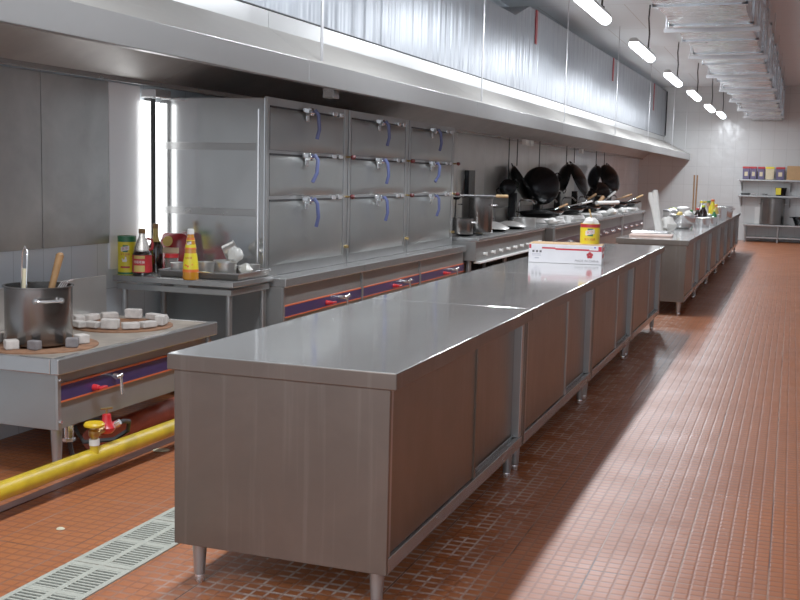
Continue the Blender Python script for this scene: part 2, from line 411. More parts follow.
# ------------------------------------------------------------------ low stock stove
t = thing('stock_pot_stove', 'low steel stock pot stove with purple strip at left', 'stove', (-2.3, 1.5, 0))
b = B()
b.box(-2.68, -1.89, .835, 2.225, .545, .56)
b.build('top_plate', 'stove_top', t, .003, True)
b = B(); b.box(-1.93, -1.885, .83, 2.23, .49, .564); b.box(-2.68, -1.93, .83, .86, .49, .562); b.box(-2.68, -1.93, 2.2, 2.23, .49, .562)
b.build('top_rim', 'steel_edge', t, .006, True)
b = B(); b.box(-2.66, -1.93, .862, 2.2, .232, .545); b.build('body', 'steel_stove', t, .003, True)
for ya, yb in ((.862, .885), (2.175, 2.2)): B().box(-1.93, -1.915, ya, yb, .235, .49).build('front_post', 'steel_frame', t, .002, True)
B().box(-1.93, -1.9195, .886, 2.174, .362, .432).build('control_strip', 'purple', t, 0, True)
for z in (.355, .432): B().box(-1.93, -1.919, .886, 2.174, z, z+.008).build('border_line', 'orange_line', t, 0, True)
kb = B().cyl((-1.92, 1.13, .383), (-1.89, 1.13, .383), .016, .013); kb.box(-1.892, -1.87, 1.118, 1.175, .378, .388); kb.build('gas_knob', 'red', t, .002, True)
tp = B().cyl((-1.92, 1.285, .412), (-1.88, 1.285, .412), .012); tp.cyl((-1.88, 1.25, .412), (-1.88, 1.30, .418), .009)
tp = tp.build('water_tap', 'chrome', t, 0, True)
B().cyl((-1.88, 1.29, .415), (-1.875, 1.292, .325), .007, .009).build('spout', 'chrome', tp, 0, True)
b = B()
for y in (.875, 2.19):
    for z in (.27, .46): b.cyl((-1.916, y, z), (-1.905, y, z), .008, n=8)
b.build('bolts', 'chrome', t, 0, True)
for x in (-1.97, -2.6):
    for y in (.92, 2.12): leg(t, x+2.3, y-1.5, .235, .027)
b = B(); b.box(-2.715, -2.695, .86, 2.335, .20, .775); b.build('splash_plate', 'steel_panel_wavy', t, .002, True)
for cx, cy in ((-2.22, 1.13), (-2.26, 1.86)):
    B().lathe([(.27, 0), (.27, .006), (.2, .010), (.2, .004), (.12, .003)], (cx, cy, .56)).build('burner_plate', 'rust', t, 0, True)
b = B(); b.cyl((-1.98, 1.02, .235), (-1.98, 1.02, .16), .022); b.cyl((-1.98, 1.02, .16), (-1.98, 1.02, .145), .03, n=6); b = b.build('gas_inlet', 'chrome', t, 0, True)
B().tube([(-1.98, 1.02, .15), (-1.97, 1.03, .08), (-1.95, 1.08, .03), (-1.93, 1.2, .02)], .011).build('hose', 'rubber', b, 0, True)

def brick(x, y, rz, sx, sy, sz, mat, z, label, group):
    single(B().box(-sx/2, sx/2, -sy/2, sy/2, 0, sz), 'fire_brick', mat, label, 'fire brick', (x, y, z), rz, group, .005)
g1 = 'fire bricks around the stock pot'
for i, (x, y, m, l) in enumerate(((-2.42, 1.06, 'brick', 'pale fire brick against the left side of the stock pot'),
        (-2.225, .935, 'brick', 'pale fire brick in front of the stock pot, nearest the camera'),
        (-2.12, .965, 'brick_dark', 'small fire brick at the foot of the stock pot, right below its front'),
        (-2.022, 1.11, 'brick_dark', 'dark grey fire brick at the right foot of the stock pot'),
        (-2.05, 1.22, 'brick', 'grey fire brick behind the dark one, right of the stock pot'))):
    brick(x, y, .3+i*.6, .06 if i != 2 else .04, .055, .042, m, .5705, l, g1)
g2 = 'fire bricks ringing the rear burner'
ringp = [(-2.42, 1.70), (-2.375, 1.64), (-2.30, 1.655), (-2.20, 1.665), (-2.11, 1.715), (-2.06, 1.80), (-2.055, 1.92), (-2.11, 2.02), (-2.20, 2.075), (-2.33, 2.07), (-2.44, 2.0), (-2.475, 1.88)]
for i, (x, y) in enumerate(ringp):
    brick(x, y, math.atan2(y-1.86, x+2.26), .05, .09, .032 if i % 3 else .05, 'brick', .5745, 'pale fire brick in the ring on the rear burner', g2)

# stock pot on the stove
def lathe_pot(R, h, th=.004): return [(0, 0), (R*.96, 0), (R, .012), (R, h), (R+.008, h+.003), (R+.008, h+.009), (R-th, h+.009), (R-th, .01), (0, .008)]
PX, PY = -2.225, 1.13
t = thing('stock_pot', 'tall scuffed steel stock pot on the low stove at left', 'pot', (PX, PY, .575))
B().lathe(lathe_pot(.155, .265), n=40).build('pot_body', 'pot', t)
for a in (-.62, PI-.62):
    ca, sa = math.cos(a), math.sin(a); q = lambda u, o, z: (ca*(.155+o)-sa*u, sa*(.155+o)+ca*u, z)
    b = B(); b.tube([q(-.06, 0, .212), q(-.052, .03, .215), q(-.03, .04, .215), q(.03, .04, .215), q(.052, .03, .215), q(.06, 0, .212)], .007)
    for u in (-.06, .06): b.cyl(q(u, -.002, .213), q(u, .006, .213), .014, n=10)
    b.build('pot_handle', 'chrome', t)
B().lathe([(0, .02), (.148, .02)], n=32).build('broth', 'rust', t)
t = thing('wooden_handled_brush', 'brush with a thick wooden handle standing in the stock pot', 'brush', (PX+.03, PY+.04, .62))
B().cyl((.0, 0, .17), (.035, .04, .37), .014, .019, 12).lathe([(0, 0), (.012, .002), (.017, .008), (.012, .016), (0, .02)], (.035, .04, .362), 12).build('handle', 'wood', t)
B().cyl((-.03, -.03, 0), (0, 0, .19), .042, .03, 14).build('bristles', 'brick_dark', t)
t = thing('long_wire_skimmer', 'wire looped skimmer leaning beside the wooden handled brush in the stock pot', 'skimmer', (PX-.075, PY-.02, .602))
b = B(); b.tube([(-.012, 0, 0), (-.018, .01, .2), (-.013, .02, .40), (0, .02, .425), (.016, .02, .405), (.012, .01, .2), (.006, 0, 0)], .0035); b.build('wire_handle', 'chrome', t)
B().cyl((-.003, .012, .2), (-.001, .018, .32), .011).build('grip', 'cream', t)
t = thing('balloon_whisk', 'wire whisk lying over the right rim of the stock pot', 'whisk', (PX, PY, .575))
b = B()
for k in range(4):
    o = (k-1.5)*.014; b.tube([(.09, -.04, .1), (.095+o*.3, .0+o, .22), (.108, .06+o*1.2, .292), (.122, .10+o*.4, .298)], .0025, 6)
b.build('wires', 'chrome', t)

# ------------------------------------------------------------------ gas pipe, regulator, red pipe, floor bits
t = thing('gas_pipe', 'yellow gas pipe running along the floor beside the low stove', 'pipe', (-1.775, .33, 0))
B().cyl((-1.83, -1.6, .12), (-1.60, 7.2, .12), .038, n=20).build('pipe', 'yellow_pipe', t, 0, True)
b = B()
for y in (-.9, 3.0, 6.5): b.box(-1.84, -1.7, y, y+.06, 0, .1)
b.build('pipe_rest', 'steel_dark', t, 0, True)
xr, yr = -1.752, .90
st = B().cyl((xr, yr, .13), (xr, yr, .185), .02).build('outlet_stub', 'yellow_pipe', t, 0, True)
B().cyl((xr, yr, .178), (xr, yr, .205), .023).build('tape_wrap', 'white_tape', st, 0, True)
v = B().cyl((xr, yr, .2), (xr, yr, .262), .017); v.lathe([(.018, 0), (.026, .01), (.026, .03), (.016, .04)], (xr, yr, .212), 12); v.cyl((xr, yr, .232), (xr-.01, yr+.08, .232), .016); v = v.build('gas_valve', 'brass', t, 0, True)
B().lathe([(0, 0), (.03, .0), (.044, .004), (.046, .012), (.04, .02), (.012, .016), (0, .018)], (xr, yr, .26), 20).build('handwheel', 'yellow_wheel', v, 0, True)
xr2, yr2 = xr-.012, yr+.11
r = B().lathe([(0, -.026), (.024, -.024), (.038, -.010), (.04, .003), (.028, .016), (.021, .035), (.019, .062), (.0, .066)], (xr2, yr2, .232), 22)
r.cyl((xr2, yr2-.05, .232), (xr2, yr2+.09, .232), .017); r = r.build('regulator', 'red', t, 0, True)
b = B().cyl((xr2, yr2, .29), (xr2, yr2, .322), .005); b.cyl((xr2-.014, yr2-.024, .32), (xr2+.014, yr2+.024, .32), .005); b.build('adjusting_screw', 'brass', r, 0, True)
B().cyl((xr2+.04, yr2+.01, .25), (xr2+.06, yr2+.015, .262), .013).build('gauge_plug', 'chrome', r, 0, True)
B().tube([(xr2, yr2+.08, .232), (xr2, yr2+.13, .235), (xr2-.01, yr2+.19, .22), (xr2-.03, yr2+.21, .17), (xr2-.08, yr2+.17, .13), (xr2-.2, yr2+.1, .12), (xr2-.24, yr2+.08, .20)], .011).build('hose', 'rubber', r, 0, True)
t = thing('red_water_pipe', 'thick rusty red pipe lying on the floor under the low stove', 'pipe', (-2.14, 1.5, 0))
B().cyl((-2.09, 1.35, .062), (-2.16, 2.9, .062), .058, n=18).build('pipe', 'redpipe', t, 0, True)
B().cyl((-2.10, 1.60, .062), (-2.102, 1.64, .062), .0605, n=18).build('coupling', 'redpipe', t, 0, True)
def scrap(x, y, r, l):
    single(B().lathe([(0, .006), (r*.7, .007), (r, .002), (r*.8, 0)], n=9, sy=.7), 'paper_scrap', 'scrap', l, 'litter', (x, y, .0), .4)
scrap(-1.80, 1.52, .045, 'pale scrap lying on the floor beside the yellow pipe')
scrap(-1.50, .33, .018, 'small white scrap on the orange tiles at far left')

# drain grates
g = thing('drain_grate', 'grey slotted drain grate strip', 'drain grate', (-1.117, .06, 0), 0, 'drain grates in the floor')
GW, GL = .25, .515
b = B()
x = [-.125, -.104, -.012, .012, .104, .125]
b.box(x[0], x[1], 0, GL-.003, .0, .006); b.box(x[2], x[3], 0, GL-.003, 0, .006); b.box(x[4], x[5], 0, GL-.003, 0, .006)
n = 22
for c0_, c1_ in ((x[1], x[2]), (x[3], x[4])):
    for k in range(n+1):
        yc = .016+(GL-.035)*k/n; wdt = .0045 if k not in (0, 11, 22) else .014
        b.box(c0_, c1_, yc-wdt, yc+wdt, 0, .0055)
b.build('slotted_plate', 'grate', g)
B().box(-.122, .122, .003, GL-.006, 0.0003, .0012).build('channel', 'void', g)
gl = {-2: 'drain grate piece cut by the bottom left corner of the photo', -1: 'second drain grate piece from the bottom left corner', 1: 'drain grate piece reaching the near left foot of the front counter'}
g['label'] = 'third drain grate piece from the bottom left corner'
for k in (-2, -1, 1, 2): dup(g, (-1.117, .06+k*GL, 0), 0, gl.get(k, 'drain grate piece hidden behind the front counter, last of the row'))

# ------------------------------------------------------------------ work table with sauces
t = thing('steel_work_table', 'small steel work table holding the sauces beside the steam cabinet', 'table', (-2.4, 2.85, 0))
b = B(); b.box(-2.82, -1.98, 2.575, 3.105, .715, .75); b.build('table_top', 'steel_edge', t, .004, True)
b = B(); b.box(-2.80, -2.0, 2.59, 2.61, .665, .70); b.box(-2.02, -2.0, 2.61, 3.09, .665, .70); b.box(-2.8, -2.02, 3.07, 3.09, .665, .7); b.box(-2.4, -2.3, 2.6, 3.08, .69, .716); b.build('under_frame', 'steel_frame', t, .002, True)
for x in (-2.76, -2.03):
    for y in (2.62, 3.06):
        l = B().cyl((x, y, .02), (x, y, .70), .019).build('leg', 'steel_frame', t, 0, True)
        B().lathe([(.016, 0), (.022, .004), (.02, .03)], (x, y, 0), 14).build('foot', 'chrome', l, 0, True)
b = B(); b.box(-2.8, -2.0, 2.6, 3.08, .17, .19); b.build('lower_shelf', 'steel_v', t, .002, True)

TZ = .751; TZ2 = TZ+.0055
def tin(label, loc, rz, R=.056, h=.24, open_=False):
    t = thing('seasoning_tin', label, 'tin', loc, rz)
    a = -PI/2
    if not open_:
        B().lathe([(0, 0), (R, 0), (R, h-.02), (R-.002, h-.02)], n=32).build('tin_body', 'yellow_lab', t)
        B().shell([(R+.0008, .002), (R+.0008, .016)], n=32).build('lower_band', 'green_lab', t)
        B().shell([(R+.0008, h-.036), (R+.0008, h-.012)], n=32).build('upper_band', 'green_lab', t)
        B().lathe([(R-.002, h-.022), (R+.0015, h-.02), (R+.0015, h), (R-.003, h), (R-.003, h-.004), (0, h-.004)], n=32).build('lid', 'green_lab', t)
        k = (R+.0009)
        zl = h*.68
    else:
        B().shell([(0, 0), (R, 0), (R, h), (R-.002, h), (R-.002, .01), (0, .01)], n=32).build('tin_body', 'yellow_lab', t)
        B().shell([(R+.0008, h-.028), (R+.0008, h-.003)], n=32).build('upper_band', 'red_lab', t)
        k = R+.0009; zl = h*.58
    f = wrap(k, a, zl); s = R/.056
    b = B(); rect_wrap(b, f, -.014*s, .018*s, -.022*s, .022*s); b.build('logo_flag', 'green_lab', t)
    f1 = wrap(k+.0006, a, zl); b = B()
    for i in range(6):
        u0 = (-.026+i*.052/6)*s; u1 = (-.026+(i+1)*.052/6)*s; sk = .2
        b.quad(f1(u0, -.013*s+u0*sk), f1(u1, -.013*s+u1*sk), f1(u1, .013*s+u1*sk), f1(u0, .013*s+u0*sk))
    b.build('logo_plate', 'white_ink', t)
    f2 = wrap(k+.0012, a, zl); lettering('家乐', .021*s, lambda u, v: f2(u, v+u*.2), 'red_ink', t, 'logo_lettering')
    if not open_:
        f3 = wrap(k+.0006, a, h*.53); lettering('家乐鸡精', .015, f3, 'red_ink', t)
        f4 = wrap(k+.0006, a-.05, h*.38); b = B()
        b.quad(*[f4(u, v) for u, v in ((-.018, .010), (-.012, -.010), (.012, -.010), (.016, 0), (.012, .012), (.010, .022), (.004, .022), (.002, .006), (-.008, .002), (-.013, .012))]); b.build('hen_picture', 'white_ink', t)
        b = B(); b.quad(*[f4(u, v) for u, v in ((.004, .022), (.010, .022), (.012, .027), (.006, .028))]); b.build('hen_comb', 'red_ink', t)
        f5 = wrap(k+.0006, a, h*.2); b = B(); rect_wrap(b, f5, -.03, .03, -.006, .006); b.build('label_band', 'red_lab', t)
    else:
        f3 = wrap(k+.0006, a, h*.22); lettering('家乐鸡精', .021, f3, 'red_ink', t)
    return t
tin('yellow and green seasoning tin on the work table, with a white hen on it', (-2.80+.025, 2.665, TZ), .37)
# soy jug
t = thing('sauce_jug', 'red labelled dark sauce jug with red handle beside the yellow and green tin', 'bottle', (-2.655, 2.65, TZ), .25)
B().lathe([(0, 0), (.056, 0), (.06, .006), (.06, .13), (.058, .135), (.05, .15)], n=28).build('jug_body', 'soy', t)
B().lathe([(.05, .15), (.046, .175), (.034, .21), (.022, .235), (.018, .262)], n=28).build('jug_neck', 'clear', t)
B().lathe([(.019, .258), (.021, .26), (.021, .285), (.016, .289), (0, .289)], n=18).build('cap', 'wood', t)
B().tube([(.045, 0, .16), (.062, 0, .165), (.066, 0, .19), (.062, 0, .222), (.03, 0, .23)], .009).build('handle', 'red_lab', t)
B().shell([(.0608, .022), (.0608, .128)], n=32).build('label_wrap', 'red_lab', t)
f = wrap(.0612, -PI/2, .045); b = B(); rect_wrap(b, f, -.036, .036, -.018, .02); b.build('label_picture', 'gold_lab', t)
f = wrap(.0612, -PI/2, .115); b = B(); rect_wrap(b, f, -.036, .036, -.008, .010); b.build('label_top', 'gold_lab', t)
f = wrap(.0614, -PI/2, .085); lettering('草菇老抽', .018, f, 'white_ink', t)
# dark bottle
t = thing('dark_sauce_bottle', 'dark sauce bottle with a gold neck label behind the sauce jug', 'bottle', (-2.705, 2.88, TZ), .3)
B().lathe([(0, 0), (.042, 0), (.045, .006), (.045, .165), (.036, .185), (.02, .205)], n=24).build('bottle_body', 'soy', t)
B().lathe([(.035, .178), (.022, .21), (.0165, .24), (.0165, .285)], n=20).build('neck_label', 'gold_lab', t)
B().lathe([(.017, .28), (.018, .283), (.018, .31), (0, .312)], n=16).build('cap', 'wood', t)
# dark red bags & jar
def bag(label, loc, rz, w, d, h, seed):
    t = thing('seasoning_bag', label, 'bag', loc, rz); rnd = random.Random(seed)
    n = 10; b = B(); vs = []; prof = [(0, .8), (.15, 1.0), (.5, 1.0), (.8, .86), (.93, .6), (1.0, .25)]
    for zt, k in prof:
        for i in range(n):
            a = 2*PI*i/n; rr = 1+rnd.uniform(-.08, .08)
            vs.append((math.cos(a)*w/2*(.5+.5*k)*rr*1.05, math.sin(a)*d/2*k*rr, zt*h))
    fs = [(j*n+i, j*n+(i+1) % n, (j+1)*n+(i+1) % n, (j+1)*n+i) for j in range(len(prof)-1) for i in range(n)]
    fs += [tuple(range(n))[::-1], tuple(range((len(prof)-1)*n, len(prof)*n))]
    b.add(vs, fs); b.sm = True; b.build('bag_body', 'dark_red_bag', t); return t
t = bag('dark red seasoning bag behind the dark sauce bottle', (-2.66, 3.03, TZ), .1, .20, .10, .245, 1)
b = B(); b.box(-.085, .06, -.0615, -.058, .12, .155); b.build('paper_band', 'cream', t)
B().lathe([(0, 0), (.035, 0), (.033, .003), (0, .004)], (0, 0, 0), 20).build('round_badge', 'gold_lab', t)
t.children[-1].rotation_euler = (PI/2-.28, 0, 0); t.children[-1].location = (-.02, -.058, .195)
t = thing('red_lidded_jar', 'clear jar with a red screw lid in front of the dark red bag', 'jar', (-2.60, 2.90, TZ))
B().lathe([(0, 0), (.04, 0), (.043, .01), (.043, .085), (.038, .1)], n=22).build('jar_body', 'clear', t)
B().lathe([(.044, .098), (.044, .122), (0, .124)], n=22).build('lid', 'red', t)
t = thing('shiny_seasoning_cup', 'small steel cup between the dark bottle and the yellow sauce bottle', 'cup', (-2.462, 2.75, TZ2))
B().lathe([(0, 0), (.04, 0), (.042, .004), (.046, .075), (.049, .077), (.043, .079), (.040, .006), (0, .005)], n=24).build('cup_body', 'alu', t)
# yellow bottle
t = thing('yellow_sauce_bottle', 'yellow sauce bottle with white cap at the front of the work table', 'bottle', (-2.285, 2.606, TZ), .2)
B().lathe([(0, 0), (.046, 0), (.049, .008), (.048, .05), (.044, .10), (.034, .165), (.034, .18), (.029, .22), (.02, .262), (.018, .275)], n=28).build('bottle_body', 'amber', t)
pr = lambda z: (.0488-.0042*(z/.1)*1.0 if z < .1 else .0446-.0106*(z-.1)/.065) if z < .165 else .0346-.0145*(z-.18)/.082
B().shell([(pr(z)+.001, z) for z in (.045, .07, .10, .13, .158)], n=28).build('label_wrap', 'yellow_lab', t)
B().shell([(pr(z)+.0016, z) for z in (.045, .062)], n=28).build('label_band', 'orange_lab', t)
B().shell([(pr(z)+.001, z) for z in (.183, .21, .25)], n=28).build('neck_label', 'yellow_lab', t)
B().shell([(pr(z)+.0016, z) for z in (.238, .25)], n=28).build('neck_band', 'orange_lab', t)
B().shell([(pr(z)+.0016, z) for z in (.183, .192)], n=28).build('neck_band', 'orange_lab', t)
b = B(); f = wrap(.03, -PI/2, .218); rect_wrap(b, lambda u, v: f(u, v), -.013, .013, -.012, .012); b.build('logo_flag', 'green_lab', t)
b = B(); f = wrap(.0306, -PI/2, .218); rect_wrap(b, lambda u, v: f(u, v+u*.3), -.014, .014, -.007, .007); b.build('logo_plate', 'white_ink', t)
f = wrap(.0312, -PI/2, .218); lettering('家乐', .011, f, 'red_ink', t, 'logo_lettering')
f = wrap(.0415, -PI/2, .128); lettering('辣鲜露', .016, f, 'red_ink', t)
b = B(); f = wrap(.0475, -PI/2, .085); b.quad(*[f(u, v) for u, v in ((-.025, .0), (0, -.012), (.028, .004), (.03, .012), (0, .0), (-.02, .01))]); b.build('label_picture', 'orange_lab', t)
B().lathe([(.019, .272), (.021, .274), (.020, .30), (.016, .304), (0, .304)], n=20).build('cap', 'white_pl', t)
# tray and cups
t = thing('baking_tray', 'dark shallow tray with a bright rim carrying steel cups', 'tray', (-2.265, 2.87, TZ))
b = B(); w, d = .265, .20
b.hexa([(-w, -d, 0), (w, -d, 0), (w, d, 0), (-w, d, 0)], [(-w-.008, -d-.008, .004), (w+.008, -d-.008, .004), (w+.008, d+.008, .004), (-w-.008, d+.008, .004)])
for p, q_ in (((-w, -d), (w, -d)), ((w, -d), (w, d)), ((w, d), (-w, d)), ((-w, d), (-w, -d))):
    k = 1.05
    b.hexa([(p[0], p[1], .0), (q_[0], q_[1], .0), (q_[0]*.985, q_[1]*.985, .004), (p[0]*.985, p[1]*.985, .004)],
           [(p[0]*k, p[1]*k, .04), (q_[0]*k, q_[1]*k, .04), (q_[0]*(k-.02), q_[1]*(k-.02), .04), (p[0]*(k-.02), p[1]*(k-.02), .04)])
b.build('tray_body', 'tray', t)
b = B(); b.tube([(-w*1.04, -d*1.04, .04), (w*1.04, -d*1.04, .04), (w*1.04, d*1.04, .04), (-w*1.04, d*1.04, .04)], .005, 6, True); b.build('rim', 'chrome', t)
cup = [(0, 0), (.048, 0), (.051, .004), (.055, .082), (.059, .083), (.059, .086), (.053, .086), (.049, .007), (0, .006)]
def steel_cup(label, loc, s=1., rot=(0, 0, 0)):
    t = thing('steel_cup', label, 'cup', loc, group='steel cups on the tray', rot=rot)
    B().lathe([(r*s, z*s) for r, z in cup], n=26).build('cup_body', 'alu', t); return t
steel_cup('steel cup on the tray, just right of the yellow sauce bottle', (-2.295, 2.80, TZ2))
steel_cup('front steel cup on the tray with a clear bag over it', (-2.125, 2.76, TZ2), 1.12)
steel_cup('small steel cup at the right back corner of the tray', (-2.065, 2.99, TZ2), .8)
steel_cup('steel cup under the tipped one, at the back of the tray', (-2.27, 2.97, TZ2), 1.0)
steel_cup('tipped steel cup lying on top of the others with its open end to the right', (-2.235, 2.93, TZ2+.135), .95, (0, math.radians(66), math.radians(25)))
def crumple(r, seed, n=12, m=7, zs=.6):
    rnd = random.Random(seed); b = B(); vs = []
    for j in range(m):
        ph = PI*j/(m-1)
        for i in range(n):
            a = 2*PI*i/n; k = r*rnd.uniform(.72, 1.1)
            vs.append((k*math.sin(ph)*math.cos(a), k*math.sin(ph)*math.sin(a), (r-k*math.cos(ph))*zs))
    fs = [(j*n+i, j*n+(i+1) % n, (j+1)*n+(i+1) % n, (j+1)*n+i) for j in range(m-1) for i in range(n)]
    zm = min(p[2] for p in vs); b.add([(p[0], p[1], p[2]-zm) for p in vs], fs); b.sm = True; return b
single(crumple(.055, 4, zs=.9), 'clear_plastic_bag', 'clear_bag', 'clear crumpled plastic bag draped over the front steel cup', 'bag', (-2.10, 2.82, TZ2+.085))
t = thing('noodle_bag', 'clear bag of pale food beside the front steel cup', 'bag', (-2.035, 2.84, TZ2+.006))
crumple(.05, 9, zs=.8).build('bag_film', 'clear_bag', t)
crumple(.038, 10, zs=.8).build('contents', 'noodle', t); t.children[-1].location = (0, 0, .01)

# ------------------------------------------------------------------ steam cabinets
def latch(door, y, z, tilt):
    x = -2.03
    b = B(); b.box(x-.004, x+.012, y-.06, y+.05, z-.016, z+.014); b.box(x+.01, x+.045, y-.024, y+.022, z-.036, z+.016); b.cyl((x+.04, y-.03, z-.012), (x+.04, y+.03, z-.012), .012)
    b.box(x, x+.012, y-.022, y+.022, z-.075, z-.012)
    lt = b.build('latch', 'latch', door, .003, True)
    y2 = y+math.sin(tilt)*.19; h = math.cos(tilt)*.19
    B().tube([(x+.052, y+.022, z+.005), (x+.075, y+.03, z-.03), (x+.08, y+.03+(y2-y)*.5, z-.03-h*.5), (x+.06, y+.03+(y2-y), z-h)], .0135, 8).build('latch_handle', 'blue', lt, 0, True)
rows = ((1.815, 1.548), (1.513, 1.253), (1.217, .80))
def steam_cabinet(label, y0, y1, tilts, knobs):
    t = thing('steam_cabinet', label, 'steam cabinet', (-2.05, (y0+y1)/2, 0), 0, 'steam cabinets')
    b = B(); b.box(-2.83, -2.062, y0+.006, y1-.006, .73, 1.872); b.build('carcass', 'steel_side', t, .004, True)
    b = B(); b.box(-2.064, -2.05, y0+.010, y0+.05, .735, 1.88); b.box(-2.064, -2.05, y1-.075, y1-.012, .735, 1.88)
    for z0, z1 in ((.735, .80), (1.219, 1.251), (1.515, 1.546), (1.817, 1.88)): b.box(-2.064, -2.052, y0+.05, y1-.075, z0, z1)
    b.build('front_frame', 'steel_frame', t, .002, True)
    for i, (zt, zb) in enumerate(rows):
        # door skin, softly pillowed
        d = B(); ya, yb = y0+.055, y1-.105; n = 8; vs = []; fs = []
        for a in range(n+1):
            for c in range(n+1):
                u, w_ = a/n, c/n; e = min(u, 1-u, w_, 1-w_); bul = .0 if e == 0 else .012+.004*math.sin(PI*u)*math.sin(PI*w_)
                vs.append((-2.05+bul+(.0 if e else 0), ya+(yb-ya)*u, zb+(zt-zb)*w_))
        for a in range(n):
            for c in range(n): fs.append((a*(n+1)+c, (a+1)*(n+1)+c, (a+1)*(n+1)+c+1, a*(n+1)+c+1))
        d.add(vs, fs); d.sm = True; d = d.build('door', 'steel_door', t, 0, True)
        d.data.set_sharp_from_angle(angle=math.radians(60))
        sb = B(); sb.box(-2.0515, -2.046, ya-.004, yb+.004, zt+.001, zt+.013); sb.build('door_gap_shade', 'rubber', d, 0, True)  # black bar paints the dark gap above the door
        latch(d, y0+.56, zt+.012, tilts[i])
        hb = B()
        for yy in (y1-.32, y1-.20): hb.box(-2.05, -2.035, yy, yy+.07, zt+.002, zt+.03)
        hb.build('hinge', 'chrome', d, .002, True)
        if i: 
            k = B().cyl((-2.05, y1-.035, zt+.018), (-2.02, y1-.035, zt+.018), .008, n=10).build('stay_rod', 'brass', t, 0, True)
            if knobs: B().lathe([(0, -.02), (.016, -.012), (.022, 0), (.016, .014), (0, .018)], (-2.015, y1+.012, zt+.018), 14).build('stay_knob', 'red_cap', k, 0, True)
    B().cyl((-2.05, y1-.04, .86), (-2.02, y1-.04, .86), .012, n=10).build('drain_cock', 'brass', t, 0, True)
    # side seams and inset panel on the outer side
    for z in (1.12, 1.54): B().box(-2.80, -2.12, y0+.0035, y0+.008, z, z+.045).build('side_band', 'steel_edge', t, .002, True)
    b = B(); b.cyl((-2.105, y0+.002, .74), (-2.105, y0+.002, 1.80), .006, n=8); b.build('side_bead', 'chrome', t, 0, True)
    # base with control strip
    b = B(); b.box(-2.80, -1.932, y0+.002, y1-.002, .16, .675); b.build('base', 'steel_stove', t, .003, True)
    b = B(); b.box(-2.82, -1.90, y0, y1-.001, .672, .732); b.build('base_rim', 'steel_edge', t, .006, True)
    b = B(); b.box(-1.933, -1.918, y0+.002, y0+.03, .17, .672); b.build('base_post', 'steel_frame', t, .002, True)
    B().box(-1.933, -1.9245, y0+.03, y1-.002, .478, .545).build('control_strip', 'purple', t, 0, True)
    for z in (.470, .545): B().box(-1.933, -1.924, y0+.03, y1-.002, z, z+.008).build('border_line', 'orange_line', t, 0, True)
    kb = B().cyl((-1.925, y0+.70, .505), (-1.885, y0+.70, .505), .017, .013); kb.box(-1.89, -1.87, y0+.69, y0+.76, .50, .512); kb.build('gas_knob', 'red', t, .002, True)
    tp = B().cyl((-1.925, y0+.92, .522), (-1.86, y0+.92, .522), .013); tp.cyl((-1.865, y0+.88, .525), (-1.865, y0+.97, .535), .012); tp.cyl((-1.86, y0+.92, .52), (-1.855, y0+.925, .44), .008); tp.build('water_tap', 'chrome', t, 0, True)
    for x in (-1.99, -2.72):
        for yy in (y0+.1, y1-.1): leg(t, x+2.05, yy-(y0+y1)/2, .165, .027)
    return t
steam_cabinet('nearest steel steam cabinet of three, its polished side facing the sauces', 3.125, 4.475, (.06, -.28, .10), True)
steam_cabinet('middle steel steam cabinet of three with blue handled doors', 4.478, 5.83, (.08, .10, .08), True)
steam_cabinet('farthest steel steam cabinet of three, beside the range with two pots', 5.833, 7.185, (.15, -.45, -.05), True)

# ------------------------------------------------------------------ ranges
def burner_range(label, y0, y1):
    t = thing('gas_range', label, 'range', (-2.2, (y0+y1)/2, 0))
    b = B(); b.box(-2.65, -1.83, y0, y1, .57, .77); b.build('body', 'steel_stove', t, .004, True)
    b = B(); b.box(-2.65, -1.80, y0-.005, y1+.005, .765, .80); b.build('top_rim', 'steel_edge', t, .006, True)
    b = B(); b.box(-1.86, -1.79, y0+.05, y1, .545, .562); b.build('drip_tray', 'white_pl', t, .002, True)
    b = B(); b.box(-2.6, -1.9, y0+.05, y1-.05, .20, .22); b.build('lower_shelf', 'steel_v', t, .002, True)
    n = 9
    for k in range(n):
        yk = y0+.30+k*(y1-y0-.5)/(n-1)
        o = B().cyl((-1.83, yk, .63), (-1.80, yk, .63), .015, .012, 12); o.box(-1.80, -1.788, yk-.006, yk+.006, .612, .648); o.build('burner_knob', 'white_pl', t, .002, True)
    for k in range(3):
        yk = y0+.5+k*.95
        for x in (-2.05, -2.4):
            b = B(); b.lathe([(.13, 0), (.14, .012), (.12, .02), (.05, .015)], (x, yk, .80), 20)
            for a in range(4): b.box(x-.15, x+.15, yk-.006, yk+.006, .815, .825) if a == 0 else b.box(x-.006, x+.006, yk-.15, yk+.15, .815, .825) if a == 1 else None
            b.build('burner', 'iron', t, 0, True)
    for x in (-1.92, -2.55):
        for yy in (y0+.08, (y0+y1)/2, y1-.08): B().cyl((x, yy, 0), (x, yy, .57), .024).build('leg', 'steel_frame', t, 0, True)
    return t
burner_range('gas range with a row of white knobs under the two pots', 7.27, 10.30)

